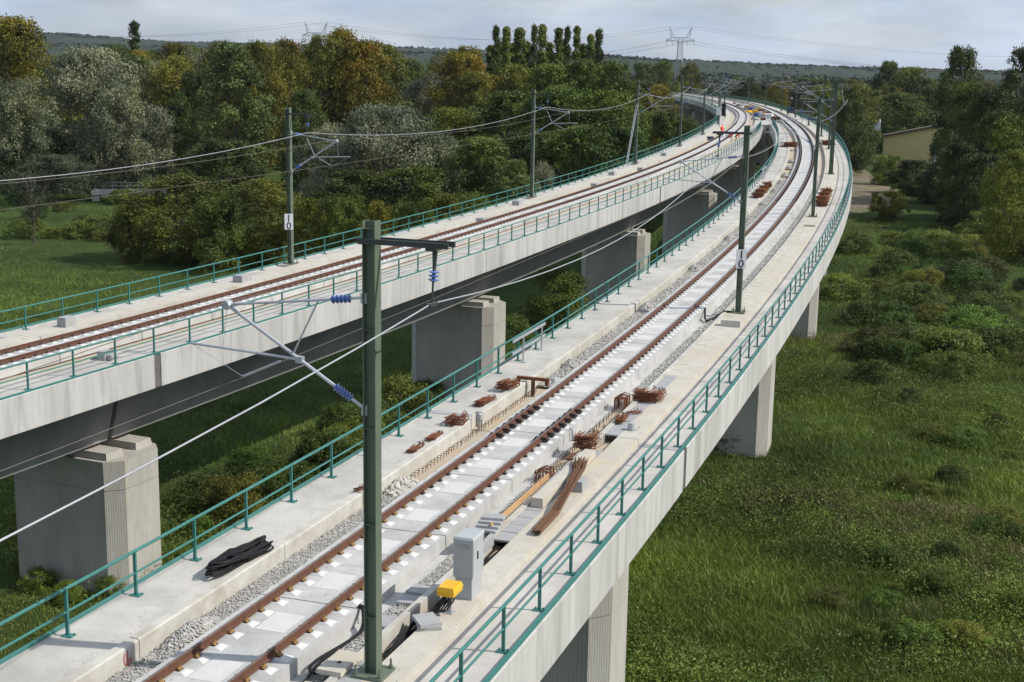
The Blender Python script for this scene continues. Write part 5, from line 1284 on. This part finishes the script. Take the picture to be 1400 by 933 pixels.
# footbridge in the left wood
fx, fy = gp(124, 268); ft = thing('footbridge', 'small pale concrete footbridge with white handrail among the trees', 'footbridge', (fx, fy, 0), 0.18)
Lf = 11.5
link('deck', MB().box(0, Lf, -1.5, 1.5, 1.2, 1.75).mesh('deck', 'road_grey'), ft)
link('edge', MB().box(0, Lf, -1.75, -1.51, 1.05, 1.95).mesh('edge', 'edge_concrete'), ft)
for x_ in (0.6, Lf - 0.6): link('abutment', MB().box(x_ - 0.6, x_ + 0.6, -1.4, 1.4, -0.5, 1.19).mesh('abutment', 'edge_concrete'), ft)
for k in range(9): link('rail_post', MB().box(0.2 + k * 1.36, 0.28 + k * 1.36, 1.3, 1.4, 1.752, 2.8).mesh('rail_post', 'cabinet_grey'), ft)
for z in (2.25, 2.78): link('handrail', MB().box(0, Lf, 1.20, 1.299, z, z + 0.07).mesh('handrail', 'cabinet_grey'), ft)
# far houses with red roofs
for k, (c_, D, lab) in enumerate(((650, 780, 'far house with red roof glimpsed left of the poplars'),)):
    hx = (c_ - 700) / F_PX * D; ht = thing('house', lab, 'house', (hx, D, 0), 0.3); ww = 3.4
    top = CAMZ + (hor(c_) - 88) / F_PX * D - 3.2
    link('walls', MB().box(-ww, ww, -4, 4, -0.5, top).mesh('walls', 'white_paint'), ht)
    link('roof', MB().add([(-ww - .4, -4.5, top), (ww + .4, -4.5, top), (ww + .4, 4.5, top), (-ww - .4, 4.5, top), (-ww - .4, 0, top + 3.2), (ww + .4, 0, top + 3.2)], [(0, 1, 5, 4), (2, 3, 4, 5), (0, 4, 3), (1, 2, 5), (3, 2, 1, 0)]).mesh('roof', 'roof_red'), ht)
    for j in (-2, 0, 2): link('window', MB().box(j - 0.6, j + 0.6, -4.05, -4.001, top - 2.3, top - 0.9).mesh('window', 'dark_void'), ht)
# pylons with lines
def pylon(x, y, H, rz, label):
    r = thing('pylon', label, 'pylon', (x, y, 0), rz); mb = MB(); b = 2.9; t = 1.3; Hw = H * 0.80
    cor = [(-1, -1), (1, -1), (1, 1), (-1, 1)]
    for sx, sy in cor: mb.tube([(sx * b, sy * b, 0), (sx * t, sy * t, Hw), (sx * t, sy * t, Hw + 3)], 0.20, 4)
    lv = [0, 0.18, 0.34, 0.48, 0.6, 0.7, 0.79, 0.87, 0.94, 1.0]
    for a, c in zip(lv[:-1], lv[1:]):
        wa = b + (t - b) * a; wc = b + (t - b) * c; za, zc = Hw * a, Hw * c
        for k in range(4):
            p, q = cor[k], cor[(k + 1) % 4]
            mb.tube([(p[0] * wa, p[1] * wa, za), (q[0] * wc, q[1] * wc, zc)], 0.10, 3); mb.tube([(q[0] * wa, q[1] * wa, za), (p[0] * wc, p[1] * wc, zc)], 0.10, 3)
            mb.tube([(p[0] * wc, p[1] * wc, zc), (q[0] * wc, q[1] * wc, zc)], 0.09, 3)
    link('tower', mb.mesh('tower', 'pylon_steel'), r)
    mb = MB(); Wa = 8.4; z0, z1 = Hw + 1.0, Hw + 3.2
    for sy in (-0.9, 0.9):
        mb.tube([(-Wa, 0, z0 + 0.7), (-Wa * 0.5, sy, z1), (0, sy, z1), (Wa * 0.5, sy, z1), (Wa, 0, z0 + 0.7)], 0.16, 4); mb.tube([(-Wa, 0, z0 + 0.5), (0, sy, z0), (Wa, 0, z0 + 0.5)], 0.16, 4)
        n = 12
        for k in range(n): xa = -Wa + 2 * Wa * k / n; xb = -Wa + 2 * Wa * (k + 1) / n; mb.tube([(xa, sy, z0 + 0.2), (xb, sy, z1 - 0.4)] if k % 2 else [(xa, sy, z1 - 0.4), (xb, sy, z0 + 0.2)], 0.09, 3)
    link('crossarm', mb.mesh('crossarm', 'pylon_steel'), r)
    for sx in (-1, 1):
        mb = MB()
        for dx in (-0.9, 0.9): mb.tube([(sx * (4.6 + dx), 0, z1), (sx * 6.6, 0, H)], 0.13, 4); mb.tube([(sx * 5.2, dx * 0.8, z1), (sx * 6.6, 0, H)], 0.10, 3)
        mb.tube([(sx * 6.6, 0, H), (sx * 3.0, 0, z1)], 0.08, 3)
        link('earth_peak', mb.mesh('earth_peak', 'pylon_steel'), r)
    for xo in (-8.0, -4.2, 4.2, 8.0): link('insulator', MB().tube([(xo, 0, z0 + 0.3), (xo, 0, z0 - 2.6)], 0.14, 5).mesh('insulator', 'cabinet_grey'), r)
    return r, Hw + 1.0 - 2.6
PY = [((432 - 700) / F_PX * 800, 800.0, 46.0, 'distant lattice pylon above the two-toned tree pair'), ((918 - 700) / F_PX * 820, 820.0, 47.5, 'lattice pylon with wide crossarm above the viaduct bend'), (585.0, 1260.0, 44.0, 'lattice pylon standing beyond the barn-side wood'), (-420.0, 980.0, 46.0, 'lattice pylon beyond the lone poplar')]
tops = []
for k, (x, y, H, lab) in enumerate(PY): r, zz = pylon(x, y, H, -0.15, lab); tops.append((x, y, zz + (H - 44) * 0.8, H))
order = [3, 0, 1, 2]
for k, xo in enumerate((-8.0, -4.2, 4.2, 8.0, -6.6, 6.6)):
    pts = [(tops[i][0] + xo * math.cos(0.15), tops[i][1] - xo * math.sin(0.15), tops[i][2] if k < 4 else tops[i][3]) for i in order]
    wire('power_line', pts, 12.0 if k < 4 else 9.0, 0.05, 'wire_dull', 'thin power line strung between the lattice pylons', 24)['group'] = 'pylon power lines'
# signal by the forest-side track at the bend
sp = at(PL, 229, -2.9, -0.35); sg_ = thing('railway_signal', 'small railway signal with white and dark boards at the viaduct junction', 'signal', sp, PL.rz(229))
link('post', MB().tube([(0, 0, 0), (0, 0, 4.2)], 0.09, 6).mesh('post', 'galvanised'), sg_)
link('board', MB().box(0.25, 0.95, -0.12, 0.05, 1.9, 3.9).mesh('board', 'black_paint'), sg_); link('plate', MB().box(-0.55, 0.1, -0.15, -0.1, 2.0, 3.3).mesh('plate', 'white_paint'), sg_)
link('bracket', MB().box(-0.5, 0.9, 0.051, 0.10, 2.9, 3.0).mesh('bracket', 'galvanised'), sg_)
# building materials on the joined deck
def mid(Y, u, z=-0.30):
    a = Vector(PL.P(PL.q_at(Y), 1.6, 0)); b = Vector(PR.P(PR.q_at(Y), -1.6, 0)); p = a.lerp(b, u); p.z += z; return p
mats_ = [(300, 0.30, 'yellow_plastic', 'stack of yellow formwork beams on the joined deck', (1.2, 4.0, 0.9)), (290, 0.62, 'yellow_plastic', 'low yellow stack beside the rusty bundles on the joined deck', (0.9, 5.0, 0.5)), (282, 0.3, 'blue_sheet', 'blue tarpaulin-covered stack on the joined deck', (1.2, 3.4, 0.8)), (271, 0.72, 'white_paint', 'white bagged material on the joined deck', (1.4, 2.6, 1.0)), (312, 0.65, 'rust', 'rusty steel stack beyond the yellow beams', (1.3, 5.0, 0.8)),
         (262, 0.86, 'rust', 'rusty rebar stack near the gap between viaducts', (1.1, 2.4, 0.7)), (255, 0.9, 'rust_brown', 'brown steel stack right at the gap between viaducts', (1.2, 2.2, 0.9)), (275, 0.45, 'cabinet_grey', 'grey crate stack beside the blue covered stack', (1.2, 2.2, 0.9)), (325, 0.4, 'blue_sheet', 'far blue covered stack beyond the yellow beams', (1.3, 5.0, 0.8)), (262, 0.45, 'rust', 'rusty bar pile in the middle of the joined deck', (0.9, 3.2, 0.4)), (345, 0.55, 'timber', 'pale timber stack far along the joined deck', (1.3, 6.0, 0.7))]
for Y, u, mt, lab, (a, b, h) in mats_:
    mb = MB(); nl_ = max(2, int(h / 0.2)); rs2 = random.Random(int(Y * 7 + u * 100))
    for k in range(nl_):
        nb = 4 if mt not in ('blue_sheet', 'white_paint') else 2
        for j in range(nb):
            x0 = -a / 2 + a * j / nb; mb.frustum(x0 + 0.02, x0 + a / nb - 0.02, -b / 2 + rs2.uniform(-.2, .2), b / 2 + rs2.uniform(-.2, .2), h * k / nl_ + 0.005, h * (k + 1) / nl_ - 0.005, 0.02, 0.02)
    tag(link('material_stack', mb.mesh('material_stack', mt), None, mid(Y, u), (0, 0, PR.rz(PR.q_at(Y)) + rs2.uniform(-0.2, 0.2))), lab, 'stack')
rs3 = random.Random(77)
for k in range(16):
    Y = rs3.uniform(248, 400); u = rs3.uniform(0.12, 0.92); mt = rs3.choice(['rust', 'rust_brown', 'cabinet_grey', 'timber', 'white_paint', 'lid_concrete', 'yellow_plastic'])
    mb = MB(); a, b, h = rs3.uniform(0.4, 0.9), rs3.uniform(0.8, 2.4), rs3.uniform(0.25, 0.7)
    for j in range(3): mb.frustum(-a / 2 + a * j / 3 + 0.01, -a / 2 + a * (j + 1) / 3 - 0.01, -b / 2 + rs3.uniform(-.2, .2), b / 2 + rs3.uniform(-.2, .2), 0.0, h * rs3.uniform(0.6, 1.0), 0.02, 0.02)
    tag(link('material_stack', mb.mesh('material_stack', mt), None, mid(Y, u), (0, 0, rs3.uniform(-1.5, 1.5))), {'rust': 'rusty', 'rust_brown': 'brown', 'cabinet_grey': 'grey', 'timber': 'timber', 'white_paint': 'white', 'lid_concrete': 'concrete', 'yellow_plastic': 'yellow'}[mt] + ' small odd stack strewn on the joined deck, ' + ('before' if Y < 300 else 'beyond') + ' the yellow beams', 'stack', 'small stacks on the joined deck')
def debris(path, s0, s1, t0, t1, z, n, label):
    q = s0 + (s1 - s0) * npr.random(n) ** 1.5; t = npr.uniform(t0, t1, n)
    o = Vector(path.P(s0, (t0 + t1) / 2, z)); P = np.array([path.P(a, b, z) for a, b in zip(q, t)]) - np.array(o)
    ob = link('debris', stones_mesh('debris', P, npr.uniform(0.004, 0.022, n), 'stone_grey'), None, o); tag(ob, label, 'debris'); stuff(ob)
debris(PR, 12, 90, -2.9, -2.1, -0.155, 700, 'grit and chips along the kerb of the rebar-strewn viaduct')
debris(PR, 12, 70, -1.15, 1.15, -0.217, 500, 'grit and chips scattered on the track slab')
debris(PR, 12, 70, 2.75, 3.4, -0.347, 500, 'grit and chips scattered on the ledge by the cabinet')
debris(PL, 40, 100, -4.0, -2.4, -0.50, 500, 'dark chips scattered on the forest-side ledge')
# covered trolley beside the far meadow-side handrail
tr_ = thing('track_trolley', 'dark blue covered trolley beside the far meadow-side handrail', 'trolley', at(PR, 300, 3.2, -0.34), PR.rz(300))
link('load', MB().frustum(-0.9, 0.9, -1.3, 1.3, 0.45, 1.5, 0.3, 0.3).mesh('load', 'cloth_navy'), tr_); link('frame', MB().box(-0.9, 0.9, -1.4, 1.4, 0.33, 0.449).mesh('frame', 'clip_dark'), tr_)
for sx in (-0.7, 0.7):
    for sy in (-1, 1): link('wheel', MB().lathe((sx - 0.06, sy, 0.165), (sx + 0.06, sy, 0.165), [(0, 0.12), (0.2, 0.163), (0.8, 0.163), (1, 0.12)], 12).mesh('wheel', 'clip_dark'), tr_)

# ------------------------------------------------------------------ track workers
def person(loc, rz, pose, label, top, legs, sc_h=1.0):
    """one continuous skinned body; joints in metres, facing -y"""
    J, E, RAD = pose
    root = thing('person', label, 'person', loc, rz)
    me = bpy.data.meshes.new('body'); me.from_pydata(J, E, []); me.update()
    for mt in (legs, top, 'skin'): me.materials.append(MATS[mt])
    o = link('body', me, root)
    mod = o.modifiers.new('skin', 'SKIN'); 
    for i, r in enumerate(RAD):
        sv = me.skin_vertices[0].data[i] if me.skin_vertices else None
        if sv: sv.radius = (r, r * 0.9)
    return root, o
def person_mesh(J, E, RAD):
    me = bpy.data.meshes.new('body_skel'); me.from_pydata(J, E, []); me.update()
    ob = bpy.data.objects.new('body_skel', me); C.objects.link(ob)
    md = ob.modifiers.new('skin', 'SKIN'); md.use_smooth_shade = True
    ob.modifiers.new('sub', 'SUBSURF').levels = 1
    sd = me.skin_vertices[0].data if len(me.skin_vertices) else None
    if sd is None:
        bpy.context.view_layer.objects.active = ob
    for i, r in enumerate(RAD):
        if sd is not None: sd[i].radius = (r, r * 0.92); sd[i].use_root = (i == 0)
    dg = bpy.context.evaluated_depsgraph_get(); out = bpy.data.meshes.new_from_object(ob.evaluated_get(dg))
    bpy.data.objects.remove(ob); return out
STAND = ([(0, 0, 0.95), (0, 0, 1.18), (0, 0, 1.40), (0, 0, 1.52), (0, -0.01, 1.68),
          (0.10, 0, 0.90), (0.13, -0.02, 0.50), (0.14, 0, 0.09), (0.14, -0.16, 0.04), (-0.10, 0, 0.90), (-0.14, 0.03, 0.50), (-0.16, 0.05, 0.09), (-0.16, -0.10, 0.04),
          (0.19, 0, 1.41), (0.28, 0.02, 1.14), (0.26, -0.16, 0.94), (0.25, -0.23, 0.88), (-0.19, 0, 1.41), (-0.28, 0.02, 1.14), (-0.26, -0.14, 0.93), (-0.25, -0.21, 0.87)],
         [(0, 1), (1, 2), (2, 3), (3, 4), (0, 5), (5, 6), (6, 7), (7, 8), (0, 9), (9, 10), (10, 11), (11, 12), (2, 13), (13, 14), (14, 15), (15, 16), (2, 17), (17, 18), (18, 19), (19, 20)],
         [0.16, 0.15, 0.16, 0.065, 0.105, 0.095, 0.07, 0.055, 0.045, 0.095, 0.07, 0.055, 0.045, 0.075, 0.055, 0.042, 0.045, 0.075, 0.055, 0.042, 0.045])
BEND = ([(0, 0.10, 0.72), (0, -0.08, 0.88), (0, -0.32, 0.92), (0, -0.44, 0.94), (0, -0.58, 0.92),
         (0.11, 0.10, 0.68), (0.17, -0.12, 0.42), (0.17, 0.10, 0.09), (0.17, -0.08, 0.04), (-0.11, 0.10, 0.68), (-0.17, -0.12, 0.42), (-0.17, 0.12, 0.09), (-0.17, -0.06, 0.04),
         (0.19, -0.33, 0.90), (0.24, -0.38, 0.62), (0.18, -0.50, 0.38), (0.16, -0.54, 0.30), (-0.19, -0.33, 0.90), (-0.24, -0.38, 0.62), (-0.18, -0.50, 0.38), (-0.16, -0.54, 0.30)], STAND[1], STAND[2])
def worker(loc, rz, pose, label, top, legs):
    r = thing('person', label, 'person', loc, rz); J, E, RAD = pose
    me = person_mesh(J, E, RAD); me.materials.clear()
    for mt in (legs, top, 'skin'): me.materials.append(MATS[mt])
    up = Vector(J[2]) - Vector(J[0]); L_ = up.length; up.normalize()
    idx = []
    hd = Vector(J[4]); hands = (Vector(J[16]), Vector(J[20]))
    for p in me.polygons:
        c = p.center; h_ = (c - Vector(J[0])).dot(up)
        near_leg = min((c - Vector(J[k])).length for k in (6, 7, 8, 10, 11, 12))
        near_arm = min((c - Vector(J[k])).length for k in (13, 14, 15, 17, 18, 19))
        if (c - hd).length < 0.14 or min((c - h).length for h in hands) < 0.07: idx.append(2)
        elif h_ > 0.02 or near_arm < near_leg * 0.8: idx.append(1)
        else: idx.append(0)
    me.polygons.foreach_set('material_index', idx); link('body', me, r)
    hh = MB().lathe(hd + up * 0.02, hd + up * 0.14, [(0, 0.135), (0.15, 0.118), (0.55, 0.105), (0.85, 0.065), (1, 0.01)], 12); link('helmet', hh.mesh('helmet', 'white_paint' if top != 'cloth_orange' else 'cloth_orange'), r)
    return r
worker(at(PL, 196.2, -0.25, -0.21), 0.6, STAND, 'worker standing between the rails in an orange jacket', 'cloth_orange', 'cloth_navy')
worker(at(PL, 194.0, 1.25, -0.56), -0.9, BEND, 'worker in red bending over the rail beside the walkway', 'cloth_red', 'cloth_navy')
worker(at(PL, 193.0, 2.0, -0.56), 1.4, BEND, 'second crouching worker in red with back to the handrail', 'cloth_red', 'cloth_navy')
single('tool_bag', MB().frustum(-0.5, 0.5, -0.35, 0.35, 0, 0.5, 0.12, 0.1), 'cloth_navy', at(PL, 195.3, -1.75, -0.6), 0.3, 'dark tool bag on the deck beside the standing worker', 'bag')
single('white_bucket', MB().lathe((0, 0, 0), (0, 0, 0.45), [(0, 0.17), (0.9, 0.22), (1, 0.22)], 12), 'white_paint', at(PL, 195.2, 0.55, -0.22), 0, 'white bucket between the standing and bending workers', 'bucket')

# ------------------------------------------------------------------ haze: the air of the valley
hz = MB().box(-6500, 6500, -380, 6500, -8.0, 150.0)
mt = bpy.data.materials.new('haze_air'); mt.use_nodes = True; t = mt.node_tree; t.nodes.clear()
o_ = t.nodes.new('ShaderNodeOutputMaterial'); pv = t.nodes.new('ShaderNodeVolumePrincipled')
pv.inputs['Color'].default_value = (0.80, 0.88, 1.0, 1); pv.inputs['Density'].default_value = 0.000034; pv.inputs['Anisotropy'].default_value = 0.2
t.links.new(pv.outputs[0], o_.inputs['Volume']); MATS['haze_air'] = mt
ho = link('haze', hz.mesh('haze', 'haze_air')); ho['kind'] = 'stuff'; tag(ho, 'thin bluish haze filling the whole valley air', 'haze')

for k, (c_, y_, d_, w_, key) in enumerate(((1450, 95, 225, 90, 'green1'), (1500, 70, 235, 90, 'dark0'), (1560, 100, 220, 100, 'green0'), (1620, 80, 240, 90, 'dark0'), (1680, 105, 225, 100, 'green0'), (-60, 90, 240, 110, 'silver0'), (-130, 70, 250, 110, 'green1'))):
    T(key, c_, y_, d_, w_, '%s tree continuing the barn-side wood past the tall dark end tree' % ORD[k] if c_ > 0 else ('silver willow' if key == 'silver0' else 'green tree') + ' continuing the willow row past the yellowing tree')
